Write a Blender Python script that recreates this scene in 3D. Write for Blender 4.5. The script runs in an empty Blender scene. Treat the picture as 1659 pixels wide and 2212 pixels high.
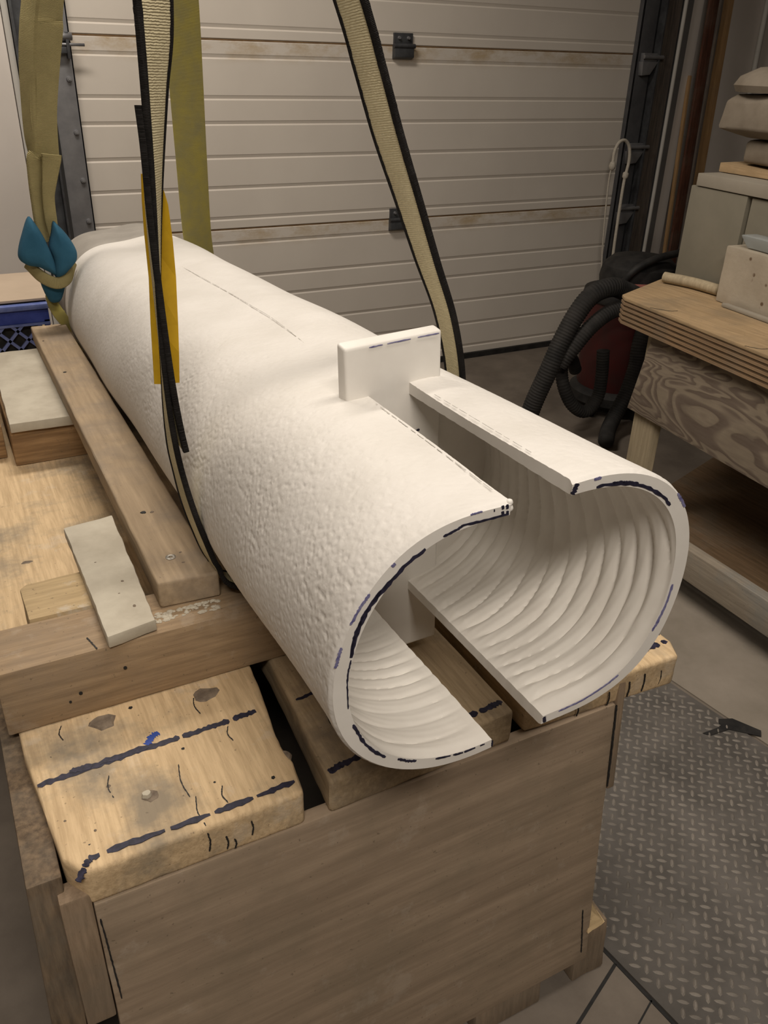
import bpy, bmesh, math, random
import numpy as np
from mathutils import Vector, Matrix, noise

random.seed(7)
rng = np.random.default_rng(7)
S = bpy.context.scene
COL = S.collection

# ------------------------------------------------------------------ camera
cam_d = bpy.data.cameras.new('camera')
cam = bpy.data.objects.new('camera', cam_d); COL.objects.link(cam)
VPS = [(4680., 212.), (733., 4378.)]          # vanishing points of the door and of the uprights
def _ray(x, y): return Vector((x - 829.5, -(y - 1106.), -1795.))
_up = -_ray(*VPS[1]).normalized(); _X = _ray(*VPS[0]).normalized()
_X = (_X - _X.dot(_up) * _up).normalized(); _Y = _up.cross(_X)
m3 = Matrix((_X, _Y, _up))
cam.matrix_world = Matrix.Translation((0, 0, 1.5)) @ m3.to_4x4()
cam_d.sensor_fit = 'VERTICAL'; cam_d.sensor_height = 36.0
cam_d.lens = 1795. * 36.0 / 2212.
cam_d.clip_start = 0.02; cam_d.clip_end = 50
S.camera = cam

# ------------------------------------------------------------------ world, lamps, exposure
S.view_settings.view_transform = 'Standard'; S.view_settings.look = 'None'
S.view_settings.gamma = 1; S.view_settings.use_curve_mapping = False
S.view_settings.exposure = 0.0
W = bpy.data.worlds.new('world'); S.world = W; W.use_nodes = True
W.node_tree.nodes['Background'].inputs[0].default_value = (1.0, 0.86, 0.72, 1)
W.node_tree.nodes['Background'].inputs[1].default_value = 0.02

def area(name, loc, size, power, col, target=None):
    l = bpy.data.lights.new(name, 'AREA'); l.shape = 'RECTANGLE'; l.size, l.size_y = size
    l.energy = power; l.color = col
    o = bpy.data.objects.new(name, l); COL.objects.link(o); o.location = loc
    if target:
        o.rotation_euler = (Vector(target) - Vector(loc)).to_track_quat('-Z', 'Y').to_euler()
    return o
LAMPS = [((0.95, 0.75, 3.0), (1.2, 0.4), 24, (1.0, 0.91, 0.81)),
         ((-0.25, -0.9, 3.0), (1.2, 0.4), 58, (1.0, 0.91, 0.81)),
         ((0.45, 2.65, 3.1), (1.2, 0.3), 42, (1.0, 0.91, 0.81))]
for i, (lo, sz, pw, co) in enumerate(LAMPS):
    area('ceiling_lamp_light', lo, sz, pw, co)

# ------------------------------------------------------------------ helpers
def tag(o, label=None, cat=None, group=None, kind=None):
    if label: o['label'] = label
    if cat: o['category'] = cat
    if group: o['group'] = group
    if kind: o['kind'] = kind
    return o

class Geo:
    def __init__(s): s.v = []; s.f = []; s.uv = None
    def add(s, vs, fs):
        b = len(s.v); s.v += [tuple(p) for p in vs]; s.f += [tuple(b + i for i in f) for f in fs]; return s
    def hexa(s, p):     # 8 points: bottom ring 0-3 (ccw from above), top ring 4-7
        return s.add(p, [(3, 2, 1, 0), (4, 5, 6, 7), (0, 1, 5, 4), (1, 2, 6, 5), (2, 3, 7, 6), (3, 0, 4, 7)])
    def box(s, x0, x1, y0, y1, z0, z1):
        return s.hexa([(x0, y0, z0), (x1, y0, z0), (x1, y1, z0), (x0, y1, z0), (x0, y0, z1), (x1, y0, z1), (x1, y1, z1), (x0, y1, z1)])
    def prism(s, poly, z0, z1):       # poly ccw in xy
        n = len(poly)
        return s.add([(x, y, z0) for x, y in poly] + [(x, y, z1) for x, y in poly],
                     [tuple(range(n - 1, -1, -1)), tuple(range(n, 2 * n))] + [(i, (i + 1) % n, n + (i + 1) % n, n + i) for i in range(n)])
    def prism_y(s, poly, y0, y1):     # poly in xz, extruded along y
        n = len(poly)
        return s.add([(x, y0, z) for x, z in poly] + [(x, y1, z) for x, z in poly],
                     [tuple(range(n)), tuple(range(2 * n - 1, n - 1, -1))] + [(i, n + i, n + (i + 1) % n, (i + 1) % n) for i in range(n)])
    def prism_x(s, poly, x0, x1):     # poly in yz, extruded along x
        n = len(poly)
        return s.add([(x0, y, z) for y, z in poly] + [(x1, y, z) for y, z in poly],
                     [tuple(range(n - 1, -1, -1)), tuple(range(n, 2 * n))] + [(i, (i + 1) % n, n + (i + 1) % n, n + i) for i in range(n)])
    def cyl(s, a, b, r0, r1=None, n=16):
        r1 = r0 if r1 is None else r1
        a, b = Vector(a), Vector(b); d = (b - a).normalized()
        u = d.orthogonal().normalized(); w = d.cross(u)
        vs = []
        for p, r in ((a, r0), (b, r1)):
            vs += [p + r * (math.cos(t) * u + math.sin(t) * w) for t in [2 * math.pi * i / n for i in range(n)]]
        return s.add(vs, [tuple(range(n - 1, -1, -1)), tuple(range(n, 2 * n))] + [(i, (i + 1) % n, n + (i + 1) % n, n + i) for i in range(n)])
    def lathe(s, c, prof, n=28, sx=1, sy=1):    # prof [(r,z)] about the vertical through c
        cx, cy = c; vs = []; fs = []
        for r, z in prof:
            vs += [(cx + sx * r * math.cos(2 * math.pi * i / n), cy + sy * r * math.sin(2 * math.pi * i / n), z) for i in range(n)]
        for k in range(len(prof) - 1):
            fs += [(k * n + i, k * n + (i + 1) % n, (k + 1) * n + (i + 1) % n, (k + 1) * n + i) for i in range(n)]
        fs += [tuple(range(n - 1, -1, -1)), tuple(range((len(prof) - 1) * n, len(prof) * n))]
        return s.add(vs, fs)
    def sweep(s, pts, rad, n=12, rings=None):   # tube along pts; rad(i/len) or number
        P = catmull(pts, rings or len(pts) * 8); L = len(P); vs = []; fs = []
        d0 = (P[1] - P[0]).normalized(); u = d0.orthogonal().normalized()
        acc = 0
        for i, p in enumerate(P):
            d = (P[min(i + 1, L - 1)] - P[max(i - 1, 0)]).normalized()
            u = (u - u.dot(d) * d).normalized(); w = d.cross(u)
            if i: acc += (P[i] - P[i - 1]).length
            r = rad(i / (L - 1), acc) if callable(rad) else rad
            vs += [p + r * (math.cos(2 * math.pi * k / n) * u + math.sin(2 * math.pi * k / n) * w) for k in range(n)]
        for i in range(L - 1):
            fs += [(i * n + k, i * n + (k + 1) % n, (i + 1) * n + (k + 1) % n, (i + 1) * n + k) for k in range(n)]
        fs += [tuple(range(n - 1, -1, -1)), tuple(range((L - 1) * n, L * n))]
        return s.add(vs, fs)

def catmull(pts, n):
    P = [Vector(p) for p in pts]
    P = [2 * P[0] - P[1]] + P + [2 * P[-1] - P[-2]]
    out = []; segs = len(P) - 3
    for i in range(n):
        t = i / (n - 1) * segs; k = min(int(t), segs - 1); t -= k
        a, b, c, d = P[k:k + 4]
        out.append(0.5 * ((2 * b) + (-a + c) * t + (2 * a - 5 * b + 4 * c - d) * t * t + (-a + 3 * b - 3 * c + d) * t ** 3))
    return out

def empty(name, loc, label, cat, group=None):
    o = bpy.data.objects.new(name, None); COL.objects.link(o); o.location = loc
    o.empty_display_size = 0.05
    return tag(o, label, cat, group)

def M(name, g, mat, parent=None, label=None, cat=None, group=None, kind=None, bevel=0, seg=2, smooth=False, wob=0, cuts=0, angle=None):
    """link the geometry (world coordinates) as one mesh object whose origin is at its base"""
    me = bpy.data.meshes.new(name)
    me.from_pydata(g.v, [], g.f)
    bm = bmesh.new(); bm.from_mesh(me)
    bmesh.ops.recalc_face_normals(bm, faces=bm.faces)
    if bevel:
        bmesh.ops.bevel(bm, geom=list(bm.edges), offset=bevel, segments=seg, profile=0.6, affect='EDGES', clamp_overlap=True)
    if cuts:
        lim = cuts
        for _ in range(5):
            es = [e for e in bm.edges if e.calc_length() > lim]
            if not es: break
            bmesh.ops.subdivide_edges(bm, edges=es, cuts=1, use_grid_fill=True)
            bmesh.ops.triangulate(bm, faces=[f for f in bm.faces if len(f.verts) > 4])
    if wob:
        bm.normal_update()
        for v in bm.verts:
            k = noise.noise(v.co * 22) + 0.6 * noise.noise(v.co * 60)
            v.co += v.normal * k * wob
    bm.to_mesh(me); bm.free()
    xs = np.empty(len(me.vertices) * 3); me.vertices.foreach_get('co', xs); xs = xs.reshape(-1, 3)
    lo, hi = xs.min(0), xs.max(0)
    org = Vector(((lo[0] + hi[0]) / 2, (lo[1] + hi[1]) / 2, lo[2]))
    xs -= np.array(org); me.vertices.foreach_set('co', xs.ravel()); me.update()
    if smooth or bevel or wob:
        me.polygons.foreach_set('use_smooth', [True] * len(me.polygons))
        if not (smooth is True):
            me.set_sharp_from_angle(angle=angle or math.radians(38))
    me.materials.append(mat)
    o = bpy.data.objects.new(name, me); COL.objects.link(o)
    if parent is not None:
        o.parent = parent; o.location = org - wloc(parent)
    else: o.location = org
    return tag(o, label, cat, group, kind)

def wloc(o):
    l = Vector(o.location)
    while o.parent: o = o.parent; l += Vector(o.location)
    return l

# ------------------------------------------------------------------ materials
def mat(name, col=(0.5, 0.5, 0.5), rough=0.7, metal=0.0, spec=0.3):
    m = bpy.data.materials.new(name); m.use_nodes = True
    b = m.node_tree.nodes['Principled BSDF']
    b.inputs['Base Color'].default_value = (*col, 1); b.inputs['Roughness'].default_value = rough
    b.inputs['Metallic'].default_value = metal; b.inputs['Specular IOR Level'].default_value = spec
    return m
def N(m, t, **kw):
    n = m.node_tree.nodes.new(t)
    for k, v in kw.items():
        if k in n.inputs.keys(): n.inputs[k].default_value = v
        else: setattr(n, k, v)
    return n
def L(m, a, b): m.node_tree.links.new(a, b)
def coords(m, scale=(1, 1, 1), rot=(0, 0, 0), loc=(0, 0, 0), src='Object'):
    tc = N(m, 'ShaderNodeTexCoord'); mp = N(m, 'ShaderNodeMapping')
    mp.inputs['Scale'].default_value = scale; mp.inputs['Rotation'].default_value = rot; mp.inputs['Location'].default_value = loc
    L(m, tc.outputs[src], mp.inputs[0]); return mp.outputs[0]
def ramp(m, fac, stops):
    r = N(m, 'ShaderNodeValToRGB'); e = r.color_ramp.elements
    while len(e) < len(stops): e.new(0.5)
    for k, (p, c) in enumerate(stops):
        e[k].position = p; e[k].color = (*c, 1) if len(c) == 3 else c
    L(m, fac, r.inputs[0]); return r.outputs[0]
def mix(m, fac, a, b, mode='MIX'):
    x = N(m, 'ShaderNodeMix', data_type='RGBA', blend_type=mode)
    for s, v in ((x.inputs[0], fac), (x.inputs[6], a), (x.inputs[7], b)):
        if isinstance(v, (int, float)): s.default_value = v
        elif isinstance(v, tuple): s.default_value = (*v, 1)
        else: L(m, v, s)
    return x.outputs[2]
def tex(m, vec, scale, detail=4, rough=0.55, dist=0):
    n = N(m, 'ShaderNodeTexNoise'); n.inputs['Scale'].default_value = scale; n.inputs['Detail'].default_value = detail
    n.inputs['Roughness'].default_value = rough; n.inputs['Distortion'].default_value = dist
    L(m, vec, n.inputs['Vector']); return n.outputs['Fac']
def bump(m, h, strength=0.5, dist=0.002, prev=None):
    b = N(m, 'ShaderNodeBump'); b.inputs['Strength'].default_value = strength; b.inputs['Distance'].default_value = dist
    L(m, h, b.inputs['Height'])
    if prev is not None: L(m, prev, b.inputs['Normal'])
    L(m, b.outputs[0], m.node_tree.nodes['Principled BSDF'].inputs['Normal']); return b.outputs[0]
def setcol(m, c): L(m, c, m.node_tree.nodes['Principled BSDF'].inputs['Base Color'])
def mapr(m, v, a, b, c=0, d=1):
    n = N(m, 'ShaderNodeMapRange'); n.inputs[1].default_value = a; n.inputs[2].default_value = b
    n.inputs[3].default_value = c; n.inputs[4].default_value = d; L(m, v, n.inputs[0]); return n.outputs[0]

def wood(name, light, dark, grain='y', fine=1.0, figure=0.5, fig_scale=5.0, stain=0.35, stain_col=(0.16, 0.14, 0.11), white=0.0, rough=0.75, seed=0, bumps=0.5, fig_amt=14):
    m = mat(name, light, rough)
    sc = {'x': (0.06, 1, 1), 'y': (1, 0.06, 1), 'z': (1, 1, 0.06)}[grain]
    sc2 = {'x': (0.16, 1, 1), 'y': (1, 0.16, 1), 'z': (1, 1, 0.16)}[grain]
    v = coords(m, sc, loc=(seed, seed * .7, seed * .3)); v2 = coords(m, sc2, loc=(seed * 2, seed, seed)); v0 = coords(m, loc=(seed, seed, seed))
    streak = tex(m, v, 150 * fine, 5, 0.65)
    fig = tex(m, v2, fig_scale, 1.5, 0.45)
    mu = N(m, 'ShaderNodeMath', operation='MULTIPLY'); mu.inputs[1].default_value = fig_amt; L(m, fig, mu.inputs[0])
    sn = N(m, 'ShaderNodeMath', operation='FRACT'); L(m, mu.outputs[0], sn.inputs[0])
    ringc = ramp(m, sn.outputs[0], [(0, (0, 0, 0)), (0.55, (0.25, 0.25, 0.25)), (0.85, (1, 1, 1)), (1, (0.1, 0.1, 0.1))])
    base = mix(m, mapr(m, streak, 0.36, 0.66), light, tuple(c * .88 for c in dark))
    f2 = N(m, 'ShaderNodeMath', operation='MULTIPLY'); f2.inputs[1].default_value = figure; L(m, ringc, f2.inputs[0])
    base = mix(m, f2.outputs[0], base, tuple(c * 0.72 for c in dark))
    big = tex(m, v0, 6, 6, 0.65)
    sm = N(m, 'ShaderNodeMath', operation='MULTIPLY'); sm.inputs[1].default_value = stain; L(m, mapr(m, big, 0.47, 0.64), sm.inputs[0])
    base = mix(m, sm.outputs[0], base, stain_col)
    if white:
        wv = tex(m, v0, 14, 6, 0.7)
        wm = N(m, 'ShaderNodeMath', operation='MULTIPLY'); wm.inputs[1].default_value = white; L(m, mapr(m, wv, 0.58, 0.66), wm.inputs[0])
        base = mix(m, wm.outputs[0], base, (0.62, 0.57, 0.49))
    specks = tex(m, v0, 170, 2, 0.5)
    base = mix(m, mapr(m, specks, 0.69, 0.75, 0, 0.55), base, (0.12, 0.09, 0.06))
    setcol(m, base)
    bump(m, streak, bumps, 0.0012)
    return m

def fabric(name, col, dark, uvscale=300, across=False, rough=0.95):
    m = mat(name, col, rough, 0, 0.1)
    uv = coords(m, (1, 1, 1), src='UV')
    w = N(m, 'ShaderNodeTexWave', wave_type='BANDS', bands_direction='Y'); w.inputs['Scale'].default_value = uvscale
    w.inputs['Distortion'].default_value = 2.5; w.inputs['Detail'].default_value = 2; w.inputs['Detail Scale'].default_value = 2
    L(m, uv, w.inputs['Vector'])
    o = coords(m); n = tex(m, o, 18, 5, 0.6); f = tex(m, o, 240, 3, 0.6)
    c = mix(m, mapr(m, n, 0.35, 0.7), col, dark)
    c = mix(m, mapr(m, w.outputs['Fac'], 0.0, 1.0, 0.30, 0.0), c, tuple(k * 0.5 for k in dark))
    setcol(m, c)
    b = bump(m, w.outputs['Fac'], 0.9, 0.0015)
    bump(m, f, 0.4, 0.001, b)
    return m

# painted and plain
def simple(name, c1, c2, sc=8, rough=0.7, metal=0, bumps=0.2, bsc=80, bd=0.001, detail=5, lo=0.35, hi=0.65, spec=0.3):
    m = mat(name, c1, rough, metal, spec); v = coords(m)
    setcol(m, mix(m, mapr(m, tex(m, v, sc, detail, 0.6), lo, hi), c1, c2))
    if bumps: bump(m, tex(m, v, bsc, 4, 0.6), bumps, bd)
    return m

# stone of the tube: outside pecked with a tool, inside smoother
m_stone_out = mat('carved_stone_outside', (0.82, 0.79, 0.74), 0.62, 0, 0.35)
v = coords(m_stone_out)
n1 = tex(m_stone_out, v, 95, 2, 0.5, 0.2); n2 = tex(m_stone_out, v, 45, 2, 0.5); n3 = tex(m_stone_out, v, 300, 2, 0.5)
setcol(m_stone_out, mix(m_stone_out, mapr(m_stone_out, tex(m_stone_out, v, 9, 5, 0.6), 0.35, 0.7), (0.73, 0.70, 0.655), (0.66, 0.63, 0.58)))
b = bump(m_stone_out, mapr(m_stone_out, n1, 0.35, 0.62), 0.22, 0.0012)
b = bump(m_stone_out, n2, 0.22, 0.002, b)
bump(m_stone_out, n3, 0.25, 0.0004, b)
m_stone_in = mat('carved_stone_inside', (0.83, 0.79, 0.72), 0.55, 0, 0.35)
v = coords(m_stone_in)
setcol(m_stone_in, mix(m_stone_in, mapr(m_stone_in, tex(m_stone_in, v, 14, 4, 0.6), 0.35, 0.7), (0.77, 0.735, 0.675), (0.70, 0.66, 0.60)))
bump(m_stone_in, tex(m_stone_in, v, 60, 3, 0.5), 0.25, 0.001)
m_stone_rim = simple('sawn_stone', (0.80, 0.77, 0.715), (0.74, 0.705, 0.65), 12, 0.45, 0, 0.15, 90, 0.0006)
m_stone_shade = simple('shade_grey_stone', (0.33, 0.305, 0.27), (0.27, 0.25, 0.22), 12, 0.7, 0, 0.2, 60, 0.001)  # far end of the tube: its shade painted in as darker grey stone
m_ink = simple('marker_ink', (0.012, 0.011, 0.022), (0.03, 0.028, 0.055), 160, 0.5, 0, 0)
m_ink_blue = simple('blue_marker_ink', (0.10, 0.095, 0.24), (0.28, 0.27, 0.42), 120, 0.5, 0, 0)
m_pencil = simple('pencil_line', (0.42, 0.40, 0.37), (0.68, 0.65, 0.60), 60, 0.7, 0, 0)

m_plank = wood('bench_plank_wood', (0.70, 0.52, 0.31), (0.57, 0.41, 0.235), 'y', 1.0, 0.22, 9, 0.85, (0.24, 0.205, 0.155), 0.22, seed=1, bumps=0.7)
m_plank2 = wood('bench_plank_dirty', (0.50, 0.38, 0.24), (0.40, 0.30, 0.18), 'y', 1.0, 0.2, 9, 0.75, (0.16, 0.13, 0.10), 0.08, seed=4)
m_ply = wood('bench_front_plywood', (0.375, 0.285, 0.20), (0.31, 0.232, 0.16), 'x', 0.35, 0.30, 5, 0.45, (0.22, 0.175, 0.12), 0.12, seed=2, fig_amt=8)
m_post = wood('bench_post_wood', (0.31, 0.225, 0.15), (0.235, 0.17, 0.11), 'z', 0.8, 0.3, 6, 0.4, seed=5)
m_side = wood('bench_side_wood', (0.20, 0.14, 0.085), (0.10, 0.07, 0.045), 'z', 0.8, 0.4, 6, 0.5, seed=6)
m_beam = wood('beam_wood', (0.40, 0.285, 0.17), (0.30, 0.21, 0.125), 'x', 0.8, 0.3, 8, 0.35, (0.25, 0.20, 0.15), 0.12, seed=8)
m_rail = wood('rail_wood', (0.41, 0.31, 0.20), (0.33, 0.245, 0.155), 'y', 0.5, 0.25, 7, 0.6, (0.22, 0.18, 0.14), 0.0, seed=9)
m_blockw = wood('block_wood', (0.40, 0.25, 0.12), (0.24, 0.14, 0.065), 'x', 0.7, 0.6, 9, 0.3, seed=11, fig_amt=9)
m_tan = wood('tan_block_wood', (0.58, 0.43, 0.24), (0.49, 0.36, 0.195), 'x', 0.8, 0.2, 9, 0.2, (0.35, 0.27, 0.18), 0.5, seed=12)
m_foam = simple('cream_painted_board', (0.53, 0.485, 0.39), (0.42, 0.375, 0.295), 14, 0.8, 0, 0.35, 120, 0.001)
m_foam_side = simple('grey_board_edge', (0.34, 0.32, 0.28), (0.26, 0.24, 0.21), 30, 0.8, 0, 0.5, 160, 0.001)
m_knot = simple('knot_wood', (0.13, 0.10, 0.075), (0.24, 0.19, 0.14), 60, 0.8, 0, 0.6, 150, 0.002)
m_steel = simple('galvanised_steel', (0.30, 0.30, 0.31), (0.24, 0.24, 0.25), 18, 0.5, 0.6, 0.1, 60)
m_steel_d = simple('dark_steel', (0.10, 0.105, 0.11), (0.06, 0.06, 0.065), 18, 0.5, 0.5, 0.1, 60)
m_steel_s = simple('screw_steel', (0.16, 0.15, 0.13), (0.40, 0.37, 0.32), 200, 0.4, 0.7, 0)
m_black = simple('black_rubber', (0.012, 0.012, 0.012), (0.03, 0.028, 0.026), 20, 0.6, 0, 0.1, 60)
m_hose = simple('dusty_black_hose', (0.016, 0.0155, 0.0145), (0.036, 0.033, 0.03), 12, 0.8, 0, 0.2, 60)
m_red = simple('dusty_red_plastic', (0.075, 0.014, 0.013), (0.055, 0.02, 0.018), 8, 0.5, 0, 0.1, 60)
m_pink = simple('pale_red_label', (0.50, 0.19, 0.15), (0.36, 0.12, 0.10), 30, 0.6, 0, 0)
m_blue = simple('blue_plastic', (0.025, 0.045, 0.24), (0.05, 0.075, 0.32), 20, 0.45, 0, 0.1, 60)
m_blue_l = simple('scuffed_blue_plastic', (0.10, 0.14, 0.36), (0.16, 0.20, 0.42), 40, 0.5, 0, 0.1, 60)
m_pad = simple('blue_felt_pad', (0.024, 0.098, 0.165), (0.034, 0.125, 0.20), 14, 0.95, 0, 0.5, 260, 0.001)
m_wall = simple('white_wall_paint', (0.66, 0.61, 0.56), (0.62, 0.57, 0.52), 3, 0.8, 0, 0.1, 200, 0.0006)
m_tanpanel = simple('tan_wall_board', (0.50, 0.40, 0.30), (0.44, 0.35, 0.26), 4, 0.8, 0, 0.1, 200, 0.0006)
m_lumber = wood('leaning_tan_lumber', (0.42, 0.26, 0.12), (0.34, 0.20, 0.09), 'z', 0.6, 0.25, 5, 0.2, seed=15)
m_brown = wood('leaning_brown_lumber', (0.12, 0.045, 0.025), (0.06, 0.025, 0.015), 'z', 0.6, 0.3, 5, 0.2, seed=16)
m_jamb = wood('weathered_jamb_wood', (0.15, 0.12, 0.095), (0.08, 0.07, 0.065), 'z', 0.7, 0.3, 6, 0.3, seed=17)
m_trimw = simple('white_trim_paint', (0.52, 0.50, 0.46), (0.46, 0.44, 0.40), 6, 0.6, 0, 0)
m_trimg = simple('grey_trim', (0.17, 0.165, 0.16), (0.14, 0.135, 0.13), 6, 0.6, 0, 0)
m_rope = simple('white_braided_rope', (0.58, 0.53, 0.45), (0.46, 0.42, 0.35), 120, 0.95, 0, 0.7, 400, 0.001)
m_plaster = simple('grey_plaster', (0.235, 0.20, 0.155), (0.165, 0.135, 0.10), 7, 0.85, 0, 0.3, 50, 0.003)
m_cream = mat('porous_cream_stone', (0.5, 0.44, 0.35), 0.85)
v = coords(m_cream); pv = N(m_cream, 'ShaderNodeTexVoronoi'); pv.inputs['Scale'].default_value = 30; L(m_cream, v, pv.inputs['Vector'])
sp = tex(m_cream, v, 10, 3); pm = N(m_cream, 'ShaderNodeMath', operation='MULTIPLY'); L(m_cream, mapr(m_cream, pv.outputs['Distance'], 0.22, 0.12), pm.inputs[0]); L(m_cream, mapr(m_cream, sp, 0.52, 0.58), pm.inputs[1])
setcol(m_cream, mix(m_cream, pm.outputs[0], mix(m_cream, mapr(m_cream, tex(m_cream, v, 9, 5), 0.35, 0.65), (0.42, 0.365, 0.285), (0.35, 0.30, 0.23)), (0.13, 0.085, 0.05)))
bump(m_cream, tex(m_cream, v, 90, 4), 0.4, 0.002)
m_board = simple('pale_olive_board', (0.215, 0.195, 0.15), (0.18, 0.165, 0.125), 5, 0.8, 0, 0.2, 60)
m_slabtop = simple('pale_slab', (0.33, 0.295, 0.24), (0.28, 0.25, 0.20), 6, 0.7, 0, 0.2, 60)
m_clear = mat('cloudy_clear_plastic', (0.62, 0.66, 0.66), 0.25, 0, 0.5)
m_clear.node_tree.nodes['Principled BSDF'].inputs['Transmission Weight'].default_value = 0.55
m_wtop = wood('workbench_top_wood', (0.44, 0.31, 0.175), (0.36, 0.25, 0.135), 'y', 0.6, 0.25, 7, 0.5, (0.22, 0.17, 0.11), 0, seed=21)
m_wply = wood('workbench_ply_wood', (0.33, 0.215, 0.12), (0.26, 0.165, 0.09), 'y', 0.8, 0.2, 7, 0.3, seed=22)
m_wplyd = wood('workbench_dark_ply_wood', (0.16, 0.10, 0.055), (0.11, 0.07, 0.035), 'y', 0.8, 0.2, 7, 0.3, seed=23)
m_leg = wood('workbench_leg_wood', (0.44, 0.36, 0.24), (0.38, 0.31, 0.20), 'z', 0.7, 0.2, 7, 0.2, seed=24)
m_str = wood('stretcher_wood', (0.34, 0.29, 0.225), (0.28, 0.235, 0.18), 'y', 0.7, 0.2, 6, 0.4, (0.18, 0.21, 0.22), 0, seed=25)
# workbench apron: weathered fir plywood with a bold wavy figure
m_apron = mat('workbench_apron_plywood', (0.3, 0.24, 0.17), 0.85)
v = coords(m_apron, (1, 0.26, 1.0)); f1 = tex(m_apron, v, 5.0, 3.5, 0.5, 0.7)
mu = N(m_apron, 'ShaderNodeMath', operation='MULTIPLY'); mu.inputs[1].default_value = 24; L(m_apron, f1, mu.inputs[0])
fr = N(m_apron, 'ShaderNodeMath', operation='FRACT'); L(m_apron, mu.outputs[0], fr.inputs[0])
vv = coords(m_apron, (1, 0.07, 1))
ac = ramp(m_apron, fr.outputs[0], [(0, (0.135, 0.10, 0.075)), (0.35, (0.165, 0.125, 0.095)), (0.6, (0.29, 0.235, 0.17)), (0.92, (0.26, 0.21, 0.15)), (1, (0.135, 0.10, 0.075))])
setcol(m_apron, mix(m_apron, mapr(m_apron, tex(m_apron, vv, 120, 4), 0.4, 0.7, 0, 0.5), ac, (0.19, 0.15, 0.115)))
bump(m_apron, fr.outputs[0], 0.3, 0.001)
# door: painted steel, rust stains at the seams
m_door = mat('cream_door_paint', (0.6, 0.55, 0.48), 0.55)
v = coords(m_door); big = tex(m_door, v, 2.5, 4)
dc = mix(m_door, mapr(m_door, big, 0.35, 0.65), (0.67, 0.615, 0.54), (0.63, 0.575, 0.505))
sx = N(m_door, 'ShaderNodeSeparateXYZ'); L(m_door, v, sx.inputs[0])
top = mapr(m_door, sx.outputs['Z'], 0.665, 0.745)       # just below the upper seam of a section (top of the lip)
top2 = mapr(m_door, sx.outputs['Z'], 0.755, 0.75)
rs = tex(m_door, coords(m_door, (1, 1, 2.2)), 5.5, 6, 0.7)
rm = N(m_door, 'ShaderNodeMath', operation='MULTIPLY'); L(m_door, mapr(m_door, rs, 0.46, 0.68, 0, 0.9), rm.inputs[0]); L(m_door, top, rm.inputs[1])
dc = mix(m_door, rm.outputs[0], dc, (0.42, 0.29, 0.13))
setcol(m_door, dc); bump(m_door, tex(m_door, v, 220, 3), 0.2, 0.0006)
m_seam = simple('rusty_seam', (0.16, 0.09, 0.04), (0.24, 0.15, 0.07), 20, 0.8, 0, 0)
m_conc = simple('concrete_floor', (0.20, 0.168, 0.135), (0.135, 0.112, 0.09), 5, 0.75, 0, 0.4, 60, 0.002, 8)
m_conc2 = simple('pale_dusty_concrete', (0.29, 0.25, 0.205), (0.22, 0.19, 0.15), 5, 0.8, 0, 0.3, 60, 0.002, 8)
m_plate = simple('worn_checker_plate', (0.145, 0.131, 0.117), (0.085, 0.077, 0.068), 6, 0.7, 0.1, 0.2, 100, 0.001, 8)
m_lug = simple('polished_lug_steel', (0.25, 0.222, 0.19), (0.15, 0.134, 0.115), 9, 0.6, 0.1, 0.1, 100, 0.001, 8)
m_cream_web = fabric('cream_webbing', (0.78, 0.69, 0.45), (0.64, 0.56, 0.36), 110)
m_black_web = fabric('black_selvage', (0.018, 0.016, 0.015), (0.035, 0.032, 0.03), 200)
m_yellow_web = fabric('faded_yellow_webbing', (0.60, 0.51, 0.13), (0.46, 0.41, 0.19), 260)
m_olive_web = fabric('dusty_yellow_webbing', (0.52, 0.44, 0.21), (0.42, 0.355, 0.17), 180)
m_tag = simple('yellow_label_vinyl', (0.62, 0.38, 0.015), (0.52, 0.31, 0.012), 30, 0.5, 0, 0.2, 50, 0.001)
m_dullwall = simple('dull_wall_paint', (0.20, 0.17, 0.14), (0.16, 0.14, 0.115), 3, 0.8, 0, 0)
m_ceil = simple('ceiling_paint', (0.40, 0.37, 0.33), (0.36, 0.33, 0.29), 3, 0.8, 0, 0)
m_lampbody = simple('lamp_housing', (0.7, 0.7, 0.68), (0.65, 0.65, 0.63), 3, 0.5, 0, 0)

# ------------------------------------------------------------------ the room
ZC = 3.2
g = Geo().box(-3.0, 6.0, -4.0, 4.05, -0.12, 0.0); M('floor', g, m_conc, kind='structure')
g = Geo().box(-3.0, 6.0, -4.0, 4.05, ZC, ZC + 0.1); M('ceiling', g, m_ceil, kind='structure')
g = Geo().box(-3.1, -3.0, -4.0, 4.05, 0, ZC); M('wall_left', g, m_wall, kind='structure')
g = Geo().box(6.0, 6.1, -4.0, 4.05, 0, ZC); M('wall_right', g, m_dullwall, kind='structure')
g = Geo().box(-3.0, 6.0, -4.1, -4.0, 0, ZC); M('wall_back', g, m_dullwall, kind='structure')
g = Geo().box(-3.0, 0.50, 3.90, 4.0, 0, ZC).box(3.60, 6.0, 3.90, 4.0, 0, ZC).box(0.5, 3.6, 3.90, 4.0, 2.35, ZC)
wf = M('wall_front', g, m_wall, kind='structure')
# white wall sheet and the tan board under it left of the door
g = Geo().box(-1.6, 0.388, 3.775, 3.90, 0.0, 2.6); M('white_sheet', g, m_wall, wf, bevel=0.003)
g = Geo().box(0.390, 0.412, 3.765, 3.90, 0.0, 2.6); M('trim_1', g, m_trimw, kind='structure')

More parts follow.
